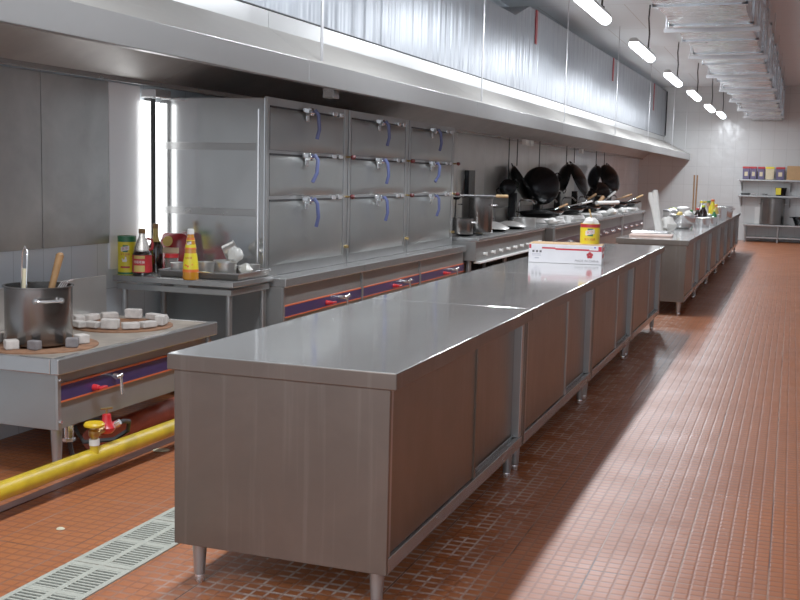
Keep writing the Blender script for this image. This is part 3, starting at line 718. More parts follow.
def wok(label, loc, n, R=.30, d=.13, group='black woks hanging on the cooking wall', hang=None, seed=0):
    q = Vector((0, 0, -1)).rotation_difference(Vector(n).normalized())
    t = thing('wok', label, 'wok', loc, 0, group, rot=q.to_euler())
    pr = [(R*math.sin(a), -d*math.cos(a)) for a in [i*PI/2/9 for i in range(10)]]
    pr += [(R*math.sin(a)*.985, -d*math.cos(a)*.96+.0015) for a in [i*PI/2/9 for i in range(9, -1, -1)]]
    pr[0] = (0, pr[0][1]); pr[-1] = (0, pr[-1][1])
    B().lathe(pr, n=36).build('bowl', 'iron', t)
    for s in (0, PI):
        c_, s_ = math.cos(s), math.sin(s)
        b = B().tube([(c_*(R-.01), -.06*1, -.012), (c_*(R+.035), -.055, .0), (c_*(R+.05), 0, .004), (c_*(R+.035), .055, .0), (c_*(R-.01), .06, -.012)], .009); b.build('ear_handle', 'iron', t)
    if hang is not None:
        inv = q.inverted(); b = B()
        p0 = Vector(hang[:3])-Vector(loc); p1 = p0.copy(); p1.z = hang[3]-loc[2] if len(hang) > 3 else p0.z+.3
        b.cyl(inv @ p0, inv @ p1, .008, n=8); b.build('hanging_rod', 'iron', t)
    return t
# ---- hanging woks
HZ = 1.96
wok('black wok hanging nearest the camera, seen edge-on and leaning', (-2.52, 12.1, 1.33), (-.78, -.32, -.52), hang=(-2.62, 12.05, 1.58, HZ))
wok('broad black wok hanging with its round bottom turned to the camera', (-2.46, 12.95, 1.30), (.45, -.86, .15), R=.29, d=.15, hang=(-2.50, 12.95, 1.58, HZ))
wok('dark wok hanging half hidden just behind the broad one', (-2.50, 15.0, 1.43), (-.8, -.45, .2), R=.24, hang=(-2.5, 15.0, 1.67, HZ))
wok('leaning black wok hanging in the middle of the row, tallest in the photo', (-2.44, 15.8, 1.40), (.88, -.06, .45), R=.31, d=.12, hang=(-2.54, 15.9, 1.69, HZ))
wok('dark wok hanging half hidden left of the last hanging wok', (-2.50, 17.9, 1.46), (-.8, -.5, .2), R=.23, hang=(-2.5, 17.9, 1.69, HZ))
wok('last hanging black wok, farthest along the cooking wall', (-2.40, 18.9, 1.43), (.82, -.34, .36), R=.31, d=.15, hang=(-2.50, 18.85, 1.70, HZ))
wok('small black pan hanging left of the first leaning wok', (-2.60, 11.5, 1.27), (.5, -.86, .0), R=.12, d=.05, hang=(-2.60, 11.5, 1.38, HZ))
single(B().box(-.03, .03, -.14, .14, 0, .36), 'wall_control_box', 'iron', 'dark box fixed to the wall behind the tall pot', 'box', (-2.74, 10.1, 1.13), 0, None, .005)
single(B().box(-.03, .03, -.1, .1, 0, .17), 'steel_wall_box', 'steel_edge', 'small pale steel box below the dark wall box', 'box', (-2.73, 10.35, .95), 0, None, .005)

# ---- wok ranges
def wok_range(label, y0, y1):
    t = thing('wok_range', label, 'range', (-2.2, (y0+y1)/2, 0), 0, 'wok ranges along the cooking wall')
    b = B(); b.box(-2.66, -1.82, y0, y1, .16, .76); b.build('body', 'tray', t, .004, True)
    b = B(); b.box(-2.68, -1.78, y0-.004, y1+.004, .755, .80); b.build('top_rim', 'steel_edge', t, .006, True)
    B().box(-1.822, -1.812, y0+.04, y1-.04, .47, .60).build('control_strip', 'maroon', t, 0, True)
    for yy in (y0+.03, y1-.03): B().box(-1.83, -1.80, yy-.03, yy+.03, .16, .76).build('front_post', 'steel_frame', t, .003, True)
    for k in range(4):
        yk = y0+.4+k*(y1-y0-.8)/3
        o = B().cyl((-1.815, yk, .535), (-1.775, yk, .535), .022, .018, 12); o.box(-1.78, -1.76, yk-.008, yk+.06, .528, .542); o.build('burner_knob', 'chrome', t, 0, True)
    for k in range(2):
        yk = y0+.75+k*(y1-y0-1.5)
        B().lathe([(.26, 0), (.33, .0), (.34, .02), (.30, .075), (.27, .08), (.26, .03)], (-2.15, yk, .795), 26).build('wok_ring', 'steel_dark', t, 0, True)
    b = B(); b.box(-2.66, -2.62, y0, y1, .80, 1.0); b.build('splash_plate', 'steel_panel_wavy', t, .003, True)
    for k in range(2):
        yk = y0+.75+k*(y1-y0-1.5)
        f = B().box(-2.62, -2.52, yk-.05, yk+.05, .8, 1.2).build('flue_post', 'iron', t, .005, True)
        B().tube([(-2.53, yk+.2, .80), (-2.53, yk+.2, 1.06), (-2.5, yk+.2, 1.10), (-2.35, yk+.2, 1.1), (-2.3, yk+.2, 1.05)], .016).build('swing_tap', 'chrome', t, 0, True)
    for x in (-1.92, -2.55):
        for yy in (y0+.12, y1-.12): leg(t, x+2.2, yy-(y0+y1)/2, .165, .027)
    return t
b = thing('steel_side_stand', 'plain set-back steel stand between the gas range and the wok ranges', 'stand', (-2.3, 10.6, 0))
B().box(-2.65, -1.92, 10.32, 10.88, .12, .76).build('stand_body', 'steel_v', b, .004, True)
B().box(-2.66, -1.90, 10.315, 10.885, .76, .79).build('stand_top', 'steel_edge', b, .004, True)
for x in (-2.0, -2.6):
    for yy in (10.4, 10.8): leg(b, x+2.3, yy-10.6, .125, .026)
wok_range('nearest of the three wok ranges, just past the set-back stand', 10.92, 13.95)
wok_range('middle one of the three wok ranges along the wall', 13.98, 16.98)
wok_range('farthest of the three wok ranges, towards the far wall', 17.01, 20.0)
gw = 'woks resting on the wok ranges'
for i, (y, l) in enumerate(((11.67, 'black wok on the first burner of the nearest wok range'), (13.2, 'black wok on the second burner of the nearest wok range'),
                            (14.73, 'black wok on the first burner of the middle wok range'), (16.23, 'black wok on the second burner of the middle wok range'),
                            (17.76, 'black wok on the first burner of the farthest wok range'), (19.25, 'black wok on the last burner of the farthest wok range'))):
    wok(l, (-2.15, y, .965), (.08, -.06, -1), R=.31, d=.12, group=gw)
wok('black wok propped upright at the back of the farthest wok range', (-2.47, 18.35, 1.10), (.75, -.6, .25), R=.28, group=gw)

# ---- pots and clutter on the ranges
def simple_pot(name, label, cat, loc, R, h, mat='pot', handles=True, group=None, rz=0):
    t = thing(name, label, cat, loc, rz, group)
    B().lathe(lathe_pot(R, h), n=36).build('pot_body', mat, t)
    if handles:
        for a in (0, PI):
            c, s_ = math.cos(a), math.sin(a)
            q = lambda u, o, z: (c*(R+o)-s_*u, s_*(R+o)+c*u, z)
            B().tube([q(-.05, -.002, h*.8), q(-.045, .035, h*.8), q(.045, .035, h*.8), q(.05, -.002, h*.8)], .007).build('pot_handle', 'chrome', t)
    return t
simple_pot('tall_stock_pot', 'tall steel pot standing on the gas range next to the steam cabinets', 'pot', (-2.02, 7.95, .826), .165, .36)
simple_pot('low_stew_pot', 'lower steel pot tucked between the tall pot and the steam cabinet', 'pot', (-2.09, 7.52, .826), .15, .15)
t = thing('long_kitchen_spoon', 'long spoon with a wooden handle lying across the tall pot', 'spoon', (-2.02, 7.95, 1.208))
B().cyl((-.17, -.068, .003), (.18, .06, .003), .009).build('shaft', 'chrome', t); B().cyl((.18, .06, .003), (.30, .11, .003), .016).build('handle', 'wood_pale', t)
B().lathe([(0, -.02), (.03, -.012), (.045, .004), (.04, .004), (0, -.014)], (-.205, -.08, .01), 14).build('spoon_bowl', 'chrome', t)
t = thing('black_ladle', 'dark ladle head sticking up left of the tall pot', 'ladle', (-2.16, 7.6, .84))
B().cyl((0, 0, 0), (.0, .03, .34), .007).build('shaft', 'iron', t); B().lathe([(0, -.03), (.03, -.024), (.05, 0), (.047, .002), (0, -.024)], (0, .03, .355), 16).build('ladle_bowl', 'iron', t)
def lid(label, loc, R, rot):
    t = thing('pot_lid', label, 'lid', loc, 0, 'lids lying on the gas range', rot)
    B().lathe([(R, 0), (R+.008, .006), (R*.96, .016), (R*.5, .05), (0, .06)], n=30).build('lid_disc', 'alu', t)
    B().lathe([(.012, .055), (.012, .075), (.024, .085), (.02, .1), (0, .102)], n=14).build('lid_knob', 'iron', t)
lid('larger shiny lid lying on the gas range right of the tall pot', (-2.08, 8.75, .852), .20, (.06, .1, 0))
lid('smaller shiny lid lying on the gas range behind the larger one', (-2.02, 9.45, .84), .17, (0, .05, 0))
t = thing('small_sauce_bottle', 'small yellow and orange bottle at the back of the gas range', 'bottle', (-2.42, 9.42, .802))
B().lathe([(0, 0), (.04, 0), (.04, .12), (.02, .2), (.018, .21)], n=18).build('bottle_body', 'yellow_lab', t); B().lathe([(.02, .21), (.02, .24), (0, .242)], n=14).build('cap', 'orange_lab', t); B().shell([(.041, .03), (.041, .09)], n=18).build('label_wrap', 'orange_lab', t)
single(B().box(-.15, .15, -.2, .2, 0, .02), 'steel_grill_rack', 'chrome', 'shiny rack on the gas range near its far end', 'rack', (-2.3, 9.95, .827), .2, None, .004)

def plate_stack(label, loc, R, mat='white_pl', n=4):
    t = thing('white_bowl', label, 'bowl', loc, 0, 'white bowls on the ranges')
    B().lathe([(0, 0), (R*.5, 0), (R*.55, .01), (R, .055), (R*.97, .057), (R*.5, .016), (0, .014)], n=26).build('bowl_body', mat, t); return t
def rod(name, label, cat, p0, p1, r, mat, mat2=None, head=None):
    p0, p1 = Vector(p0), Vector(p1); t = thing(name, label, cat, p0); d = p1-p0
    B().cyl((0, 0, 0), d*(.6 if mat2 else 1), r, n=10).build('shaft' if mat2 else 'rod', mat, t)
    if mat2: B().cyl(d*.6, d, r*1.5, n=10).build('handle', mat2, t)
    if head: B().lathe([(0, -.035), (head*.7, -.025), (head, 0), (head*.95, .003), (0, -.03)], (0, 0, 0), 16).build('head', mat, t)
    return t
zr = .802
plate_stack('white bowl at the front of the nearest wok range, left of the yellow tin', (-1.90, 11.22, zr), .12)
plate_stack('white bowl on the nearest wok range between its two woks', (-1.98, 12.45, zr), .14)
plate_stack('white bowl on the middle wok range near its near end', (-1.93, 14.25, zr), .15)
plate_stack('white bowl at the middle of the middle wok range', (-1.92, 15.5, zr), .13)
plate_stack('white bowl on the farthest wok range near the tall white cloth', (-1.92, 18.5, zr), .15)
simple_pot('steel_bowl', 'steel seasoning pan on the ledge behind the first wok', 'pan', (-2.45, 12.4, zr), .15, .12, 'alu', False)
simple_pot('steel_bowl', 'steel seasoning pan on the ledge behind the middle wok range', 'pan', (-2.42, 15.5, zr), .16, .13, 'alu', False)
simple_pot('steel_bowl', 'steel seasoning pan at the far end of the farthest wok range', 'pan', (-1.98, 19.75, zr), .14, .14, 'alu', False)
simple_pot('steel_bowl', 'steel seasoning pan standing on the set-back stand', 'pan', (-2.15, 10.6, .79), .16, .10, 'alu', False)
single(B().lathe([(0, 0), (.05, 0), (.055, .09), (.05, .092), (.045, .01), (0, .008)], n=20), 'white_cup', 'white_pl', 'white cup on the front edge of the nearest wok range', 'cup', (-1.86, 12.05, zr))
rod('wok_ladle', 'steel ladle laid across the second wok of the nearest wok range', 'ladle', (-2.1, 13.1, .99), (-1.78, 13.5, 1.08), .01, 'chrome', 'white_pl', .06)
rod('wok_ladle', 'long ladle with a wooden handle in the first wok of the nearest range', 'ladle', (-2.1, 11.7, .93), (-1.85, 11.95, 1.06), .01, 'chrome', 'wood', .06)
rod('wok_spatula', 'wooden-handled spatula leaning over the first wok of the middle range', 'spatula', (-2.25, 14.6, .93), (-2.0, 15.1, 1.17), .012, 'chrome', 'wood', .05)
rod('bamboo_brush', 'brown bamboo brush leaning between the two woks of the middle wok range', 'brush', (-2.1, 15.2, zr+.02), (-1.95, 15.55, 1.12), .022, 'wood', 'wood')
rod('wok_ladle', 'white handled ladle leaning over the last wok of the middle range', 'ladle', (-2.2, 16.4, .93), (-1.95, 16.9, 1.20), .012, 'chrome', 'white_pl', .06)
rod('bamboo_strainer', 'bamboo handled strainer laid over the farthest wok range', 'strainer', (-2.2, 17.7, .99), (-1.85, 18.3, 1.14), .014, 'wood', 'wood', .12)
rod('wok_ladle', 'steel ladle laid over the last wok of the farthest range', 'ladle', (-2.1, 19.2, .95), (-1.8, 19.6, 1.12), .012, 'chrome', 'wood_pale', .06)
rod('white_rolling_pin', 'long white rod lying level over the middle wok range', 'rolling pin', (-1.95, 14.9, 1.03), (-1.72, 15.75, 1.03), .03, 'white_pl')
single(crumple(.10, 21), 'white_kitchen_cloth', 'white_cloth', 'white crumpled cloth on the front edge of the middle wok range', 'cloth', (-1.84, 15.9, zr))
single(crumple(.09, 22), 'white_kitchen_cloth', 'white_cloth', 'white crumpled cloth on the farthest wok range beside its first wok', 'cloth', (-1.85, 17.2, zr))
single(crumple(.075, 23), 'white_kitchen_cloth', 'white_cloth', 'small white crumpled cloth at the near end of the nearest wok range', 'cloth', (-1.86, 11.0, zr))

# ---- carton and tin on the front counter
t = thing('white_carton', 'long white carton with red stripes on the front counter', 'box', (-.425, 4.77, .801), .10)
w, d, h = .262, .14, .135
B().box(-w, w, -d, d, 0, h).build('carton_body', 'box_white', t, .003)
b = B(); b.box(-w+.002, w-.002, -d+.002, d-.002, h-.001, h+.0025); b.build('carton_lid', 'card', t)
fy = -d-.0006
b = B(); b.box(-w+.002, -w+.018, fy, fy+.0004, h-.034, h-.004); b.box(-w+.095, -.07, fy, fy+.0004, h-.034, h-.022); b.box(-.07, w-.09, fy, fy+.0004, h-.040, h-.027); b.box(w-.09, w-.002, fy, fy+.0004, h-.042, h-.034); b.box(w-.026, w-.002, fy, fy+.0004, h-.036, h-.006)
b.build('red_stripe', 'box_red', t)
b = B()
for k in range(3): b.box(-w+.026+k*.026, -w+.042+k*.026, fy, fy+.0004, h-.062, h-.046)
b.build('handling_marks', 'ink', t)
b = B()
for z in (h-.075, h-.085): b.box(-w+.024, -w+.09, fy, fy+.0004, z, z+.004)
b.box(-w+.045, -w+.075, fy, fy+.0004, h-.106, h-.098); b.build('small_print', 'ink_pale', t)
fe = lambda cx, cz: (lambda u, v: (cx+u, fy-.0003, cz+v))
b = B()
for k in range(5):
    a = PI/2+k*2*PI/5; f_ = fe(w-.085+math.cos(a)*.013, h*.48+math.sin(a)*.013)
    b.add([f_(math.cos(q_)*.012, math.sin(q_)*.012) for q_ in [i*PI/5 for i in range(10)]], [tuple(range(10))])
b.build('flower_emblem', 'red_ink', t)
lettering('MADE IN CHINA', .023, fe(w-.105, .022), 'ink', t)
b = B(); f_ = fe(w-.05, h-.014); b.add([f_(math.cos(q_)*.007, math.sin(q_)*.006) for q_ in [i*PI/5 for i in range(10)]], [tuple(range(10))]); b.build('ink_stamp', 'ink_blue', t)
fx = w+.0006
b = B(); b.box(fx-.0004, fx, -d+.01, d-.01, h-.05, h-.02); b.box(fx-.0004, fx, -d+.05, d-.05, .04, .07); b.build('end_print', 'red_ink', t)
tin('open yellow seasoning tin on the white carton, holding white powder', (-.275, 4.85, .9385), .16, .071, .148, True)
t = single(crumple(.064, 31, zs=.75), 'white_powder_bag', 'white_cloth', 'white bag bulging out of the open yellow tin', 'bag', (-.275, 4.85, 1.035))
rod('wooden_scoop', 'wooden scoop handle sticking out of the open yellow tin', 'scoop', (-.265, 4.85, 1.11), (-.285, 4.84, 1.19), .006, 'wood_pale')
single(B().lathe([(0, 0), (.008, 0), (.006, .005), (0, .006)], n=8), 'white_crumb', 'white_pl', 'tiny white crumb on the front counter before the carton', 'crumb', (-.27, 3.35, .801))

# ---- things on the rear counter
single(B().box(-.23, .23, -.15, .15, 0, .02), 'chopping_board', 'pink_board', 'pinkish chopping board on the near end of the rear counter', 'chopping board', (-.34, 9.12, .801), .05, None, .006)
t = thing('flat_steel_tray', 'flat steel tray behind the pinkish chopping board', 'tray', (-.42, 9.72, .801), .03)
B().box(-.20, .20, -.16, .16, 0, .012).build('tray_plate', 'tray', t, .003); B().tube([(-.2, -.16, .02), (.2, -.16, .02), (.2, .16, .02), (-.2, .16, .02)], .008, 6, True).build('rim', 'chrome', t)
t = thing('tall_white_cloth', 'tall white cloth bundle standing up on the rear counter', 'cloth', (-.42, 10.15, .801))
for k, (dx, top, wd) in enumerate(((-.02, .47, .042), (.05, .50, .04))):
    b = B(); n = 10; vs = []; pr_ = [(0, 1.0, .05), (.12, .8, .02), (.3, .75, -.02), (.42, .9, -.05), (.5, .6, -.06)]
    for z, kk, off in pr_:
        for i in range(n):
            a = 2*PI*i/n; vs.append((dx*(.2+z*1.2)+off+math.cos(a)*wd*kk, math.sin(a)*wd*kk*.7, z*top/.5))
    fs = [(j*n+i, j*n+(i+1) % n, (j+1)*n+(i+1) % n, (j+1)*n+i) for j in range(4) for i in range(n)]+[tuple(range(n))[::-1], tuple(range(4*n, 5*n))]
    b.add(vs, fs); b.sm = True; b.build('cloth_fold', 'white_cloth', t)
single(crumple(.11, 41, zs=.8), 'white_plastic_bag', 'white_cloth', 'white bunched plastic bag beside the tall white cloth', 'bag', (-.30, 10.4, .801))
t = thing('mixing_bowl', 'shiny round mixing bowl on the rear counter', 'bowl', (-.23, 11.45, .801))
B().lathe([(0, 0), (.09, 0), (.13, .03), (.158, .09), (.163, .17), (.172, .172), (.172, .178), (.158, .176), (.152, .09), (.12, .035), (0, .01)], n=36).build('bowl_body', 'chrome', t)
single(crumple(.045, 44, zs=1), 'yellow_lemon', 'gold_lab', 'pale yellow lump inside the shiny mixing bowl', 'food', (-.27, 11.45, .93))
single(crumple(.06, 45, zs=1), 'white_onion', 'white_cloth', 'white lump in the shiny mixing bowl', 'food', (-.16, 11.5, .92))
for i, (x, y, R, h, l) in enumerate(((-.45, 12.1, .10, .20, 'steel canister left behind the mixing bowl'), (-.36, 12.9, .09, .22, 'white capped canister behind the mixing bowl'),
                                     (-.5, 13.6, .11, .16, 'low steel canister beside the container with the wooden stick'))):
    t = thing('canister', l, 'canister', (x, y, .801))
    B().lathe([(0, 0), (R, 0), (R, h), (0, h)], n=24).build('canister_body', 'alu', t); B().lathe([(R+.004, h), (R+.004, h+.02), (R*.5, h+.035), (0, h+.036)], n=24).build('lid', 'white_pl' if i == 1 else 'chrome', t)
t = thing('utensil_jar', 'white jar holding the long upright stick on the rear counter', 'jar', (-.30, 13.95, .801))
B().lathe([(0, 0), (.09, 0), (.10, .17), (.09, .17), (.08, .01), (0, .01)], n=24).build('jar_body', 'white_pl', t)
t = thing('bamboo_sticks', 'long upright bamboo sticks standing in the white jar', 'sticks', (-.30, 13.95, .815))
B().cyl((-.012, 0, 0), (-.018, 0, .70), .012).build('stick', 'wood', t); B().cyl((.02, .01, 0), (.026, .01, .70), .012).build('stick', 'wood', t)
def small_bottle(label, loc, col, capc, R=.04, h=.2):
    t = thing('sauce_bottle', label, 'bottle', loc, 0, 'sauce bottles on the rear counter')
    B().lathe([(0, 0), (R, 0), (R, h*.6), (R*.45, h*.82), (R*.42, h*.92)], n=18).build('bottle_body', col, t)
    B().lathe([(R*.48, h*.9), (R*.48, h), (0, h+.002)], n=14).build('cap', capc, t)
for l, x, y, c, k, R, h in (('yellow sauce bottle with an orange cap at the back of the rear counter', -.09, 14.9, 'yellow_lab', 'orange_lab', .06, .34),
                            ('dark sauce bottle in the middle of the rear counter', -.13, 13.55, 'soy', 'lime', .06, .27),
                            ('tall bottle with a yellow cap behind the dark sauce bottle', -.17, 14.4, 'white_pl', 'yellow_lab', .05, .32),
                            ('green bottle left of the dark sauce bottle', -.26, 13.1, 'green_lab', 'green', .05, .21),
                            ('small red bottle right of the white jar', -.25, 12.55, 'red', 'white_pl', .045, .13)):
    small_bottle(l, (x, y, .801), c, k, R, h)
def deli(label, loc, R, h, top):
    t = thing('seasoning_container', label, 'container', loc, 0, 'steel seasoning containers on the rear counter')
    B().lathe([(0, 0), (R*.92, 0), (R, h), (R+.012, h+.003), (R+.012, h+.01), (R-.006, h+.008), (R*.85, .01), (0, .01)], n=24).build('container_body', 'chrome', t)
    B().lathe([(0, h*.8), (R*.95, h*.8), (R*.4, h*1.05), (0, h*1.12)], n=16).build('contents', top, t)
for l, x, y, c, k, R, h in (('orange capped slim bottle beside the yellow sauce bottle', -.01, 14.5, 'gold_lab', 'orange_lab', .045, .26),
                            ('white capped short bottle left of the white jar of sticks', -.42, 13.2, 'cream', 'white_pl', .05, .2),
                            ('dark soy bottle with a red cap behind the yellow filled container', -.16, 12.95, 'soy', 'red', .05, .24),
                            ('lime capped bottle behind the green filled container', .03, 13.55, 'green_lab', 'lime', .04, .2),
                            ('clear bottle with a yellow cap far along the rear counter', -.3, 15.4, 'alu', 'yellow_lab', .06, .3),
                            ('brown bottle with a green cap far along the rear counter', -.22, 15.9, 'wood', 'green', .06, .3),
                            ('red bottle with a yellow cap far along the rear counter', -.12, 16.2, 'red_lab', 'yellow_lab', .06, .24)):
    small_bottle(l, (x, y, .801), c, k, R, h)
deli('steel container with yellow contents, nearest the edge of the rear counter', (-.06, 12.35, .801), .12, .11, 'yellow_lab')
deli('steel container with red contents, left of the yellow filled one', (-.26, 12.2, .801), .09, .10, 'red')
deli('steel container with green contents, behind the yellow filled one', (.0, 13.1, .801), .10, .10, 'green')
deli('steel container with white contents, far along the rear counter', (-.04, 15.5, .801), .15, .2, 'white_pl')
deli('steel container with lime contents, behind the green filled one', (-.02, 14.0, .801), .10, .12, 'lime')
simple_pot('steel_pan', 'shiny steel pan far along the rear counter', 'pan', (-.08, 16.8, .801), .2, .18, 'chrome')
simple_pot('steel_pan', 'second shiny steel pan near the far end of the rear counter', 'pan', (-.12, 18.3, .801), .18, .16, 'chrome')
single(B().lathe([(0, 0), (.1, .01), (.13, .05), (.08, .1), (0, .12)], n=20), 'lime_green_cover', 'lime', 'lime green cover on the rear counter left of the canisters', 'cover', (-.62, 14.2, 1.0-.11))
t = thing('serving_shelf', 'low steel stand under the lime green cover', 'stand', (-.55, 14.2, .8)); B().box(-.12, .12, -.2, .2, .075, .088).build('shelf_top', 'steel_edge', t); 
for x in (-.1, .1):
    for y in (-.18, .18): B().cyl((x, y, 0), (x, y, .076), .008, n=8).build('leg', 'steel_frame', t)

# ------------------------------------------------------------------ exhaust hood and its duct
HX = lambda y: -1.76+(y-.66)*.016
HB = lambda y: 1.95+.0006*y
RZ = lambda y: 2.285+.0062*(y-2)
RX = lambda y: -2.0-.0012*(y-2)
t = thing('exhaust_hood', 'long stainless steel exhaust hood over the cooking line', 'exhaust hood', (-2.0, 8, 2))
ys = [-1.2, 3.05, 6.6, 10.2, 13.8, 17.4, 21.0, YF-.02]
def strip(b, f0, f1, y0, y1, th=(0, 0)):   # two point functions of y joined into a quad slab
    a, c, d_, e = f0(y0), f0(y1), f1(y1), f1(y0)
    o = Vector((th[0], 0, th[1]))
    b.hexa([a, c, d_, e], [Vector(p)+o for p in (a, c, d_, e)])
for i in range(7):
    y0, y1 = ys[i]+.002, ys[i+1]-.002
    b = B(); strip(b, lambda y: (HX(y), y, HB(y)), lambda y: (HX(y), y, HB(y)+.14), y0, y1, (-.006, 0))
    strip(b, lambda y: (HX(y), y, HB(y)), lambda y: (HX(y)-.045, y, HB(y)), y0, y1, (0, .006)); b.build('front_lip', 'steel_hood', t, .002, True)
    # canopy sheet with a shallow diagonal crease
    ym = (y0+y1)/2
    A_, C_, D_, E_ = (HX(y0), y0, HB(y0)+.14), (HX(y1), y1, HB(y1)+.14), (RX(y1), y1, RZ(y1)), (RX(y0), y0, RZ(y0))
    mid = tuple(sum(p[k] for p in (A_, C_, D_, E_))/4+(.006 if k == 2 else 0) for k in range(3))
    b = B(); b.add([A_, C_, D_, E_, mid], [(0, 1, 4), (1, 2, 4), (2, 3, 4), (3, 0, 4)]); b.build('canopy', 'steel_canopy', t, 0, True)
    b = B(); strip(b, lambda y: (RX(y), y, RZ(y)), lambda y: (RX(y)-.004, y, RZ(y)+.105), y0, y1, (-.006, 0)); b.build('upper_rim', 'steel_hood', t, 0, True)
    b = B(); strip(b, lambda y: (HX(y)-.05, y, HB(y)+.16), lambda y: (-2.2, y, 2.26), y0, y1, (0, .004)); strip(b, lambda y: (-2.2, y, 2.26), lambda y: (wx(y)+.06, y, HB(y)-.01), y0, y1, (0, .004))
    b.build('inner_baffle', 'steel_dark', t, 0, True)
    b = B(); strip(b, lambda y: (wx(y)+.1, y, HB(y)-.02), lambda y: (wx(y)+.1, y, HB(y)+.02), y0, y1, (-.02, 0)); b.build('grease_gutter', 'steel_edge', t, .002, True)
for y in (3.28, 6.8, 10.4, 14.1, 17.7, 21.4, 24.0):
    B().box(HX(y)-.028, HX(y)-.022, y-.016, y+.016, HB(y)+.10, CEIL).build('hanger_strap', 'galv_bar', t, 0, True)
B().box(-1.93, -1.85, 3.72, 3.82, 1.915, 2.0).build('junction_box', 'steel_edge', t, .004, True)
B().box(wx(3)+.02, wx(3)+.13, 2.94, 3.12, 1.862, 1.915).build('corner_bracket', 'chrome', t, .004, True)
for y in (12.22, 12.55, 16.6): B().box(-2.60, -2.54, y, y+.16, 1.88, 1.96).build('socket', 'white_pl', t, .004, True)
b = B(); b.add([(HX(-1.2), -1.2, HB(0)), (HX(-1.2), -1.2, HB(0)+.14), (RX(0), -1.2, RZ(0)+.1), (wx(-1.2)+.03, -1.2, RZ(0)+.1), (wx(-1.2)+.03, -1.2, 1.93)], [(0, 1, 2, 3, 4)]); b.build('end_plate', 'steel_hood', t, 0, True)

t = thing('galvanised_exhaust_duct', 'large galvanised sheet duct standing on the exhaust hood', 'duct', (-2.4, 10, 2.4))
DB = lambda y: RZ(y)+.112
DT = lambda y: 3.165+.0105*y if y < 9.6 else 3.335+.0132*y
ds = [-1.2, .9, 3.0, 5.0, 7.1, 9.25, 9.95, 13.6, 17.2, 21.0, YF-.03]
for i in range(len(ds)-1):
    y0, y1 = ds[i]+.001, ds[i+1]-.001
    za, zb = (DT(9.2), DT(10)) if ds[i] == 9.25 else (DT(y0+.01), DT(y1-.01))
    b = B(); b.hexa([(wx(y0)+.05, y0, DB(y0)), (RX(y0), y0, DB(y0)), (RX(y1), y1, DB(y1)), (wx(y1)+.05, y1, DB(y1))],
                    [(wx(y0)+.05, y0, za), (RX(y0), y0, za), (RX(y1), y1, zb), (wx(y1)+.05, y1, zb)])
    b.build('duct_section', 'galv', t, .003, True)
b = B(); strip(b, lambda y: (RX(y)+.004, y, DB(y)-.0055), lambda y: (RX(y)+.004, y, DB(y)+.002), -1.18, YF-.05, (-.02, 0)); b.build('gasket_strip', 'rubber', t, 0, True)
B().box(-2.06, -2.0, YF-.03, YF-.005, 2.56, 3.66).build('end_gasket', 'rubber', t, 0, True)
for y, l, z0 in ((10.3, 'red painted strap on the big duct, nearest the camera', 3.06), (16.4, 'red painted strap in the middle of the big duct', 3.15), (22.4, 'red painted strap at the far end of the big duct', 3.02)):
    b = B(); b.box(-.004, .008, -.045, .045, z0, DT(y)+.0); o = b.build('duct_strap', 'red_strap'); o.location = (RX(y)+.006, y, 0); tag(o, l, 'strap', 'red straps on the big duct')

# ------------------------------------------------------------------ foil ceiling duct
t = thing('foil_air_duct', 'foil wrapped air duct with flanged joints hung below the ceiling', 'duct', (.3, 14, 2.91))
FL = lambda y: -.155+.0112*(y-8)
FR = lambda y: .655+.0083*(y-8)
FB, FT = 2.945, 3.60
y = 3.2; k = 0
while y < YF-.2:
    y1 = min(y+1.22, YF-.03)
    b = B(); n = 8   # softly sagging foil between the joints
    for j in range(n):
        a, c = y+(y1-y)*j/n, y+(y1-y)*(j+1)/n; s0 = .02*math.sin(PI*j/n); s1 = .02*math.sin(PI*(j+1)/n)
        b.add([(FL(a)+.018+s0, a, FB+s0*.4), (FR(a)-.018-s0, a, FB+s0*.4), (FR(c)-.018-s1, c, FB+s1*.4), (FL(c)+.018+s1, c, FB+s1*.4),
               (FL(a)+.018+s0, a, FT), (FR(a)-.018-s0, a, FT), (FR(c)-.018-s1, c, FT), (FL(c)+.018+s1, c, FT)],
              [(0, 3, 2, 1), (4, 5, 6, 7), (1, 2, 6, 5), (3, 0, 4, 7)])
    b.build('duct_section', 'foil', t, 0, True, True)
    b = B()
    for x0, x1, z0, z1 in ((FL(y), FR(y), FB-.016, FB+.02), (FL(y), FR(y), FT-.02, FT+.03), (FL(y), FL(y)+.05, FB-.014, FT+.02), (FR(y)-.05, FR(y), FB-.014, FT+.02)):
        b.box(x0, x1, y-.018, y+.018, z0, z1)
    b.build('flange', 'foil', t, .004, True)
    if k % 2 == 0:
        yb = y+.16; b = B(); b.box(FL(y)-.06, FR(y)+.05, yb-.02, yb+.02, FB-.055, FB-.012); hb = b.build('support_bar', 'galv_bar', t, .002, True)
        for x in (FL(y)-.04, FR(y)+.03): B().cyl((x, yb, FB-.05), (x, yb, CEIL), .006, n=8).build('threaded_rod', 'galv_bar', hb, 0, True)
    y = y1+.001; k += 1

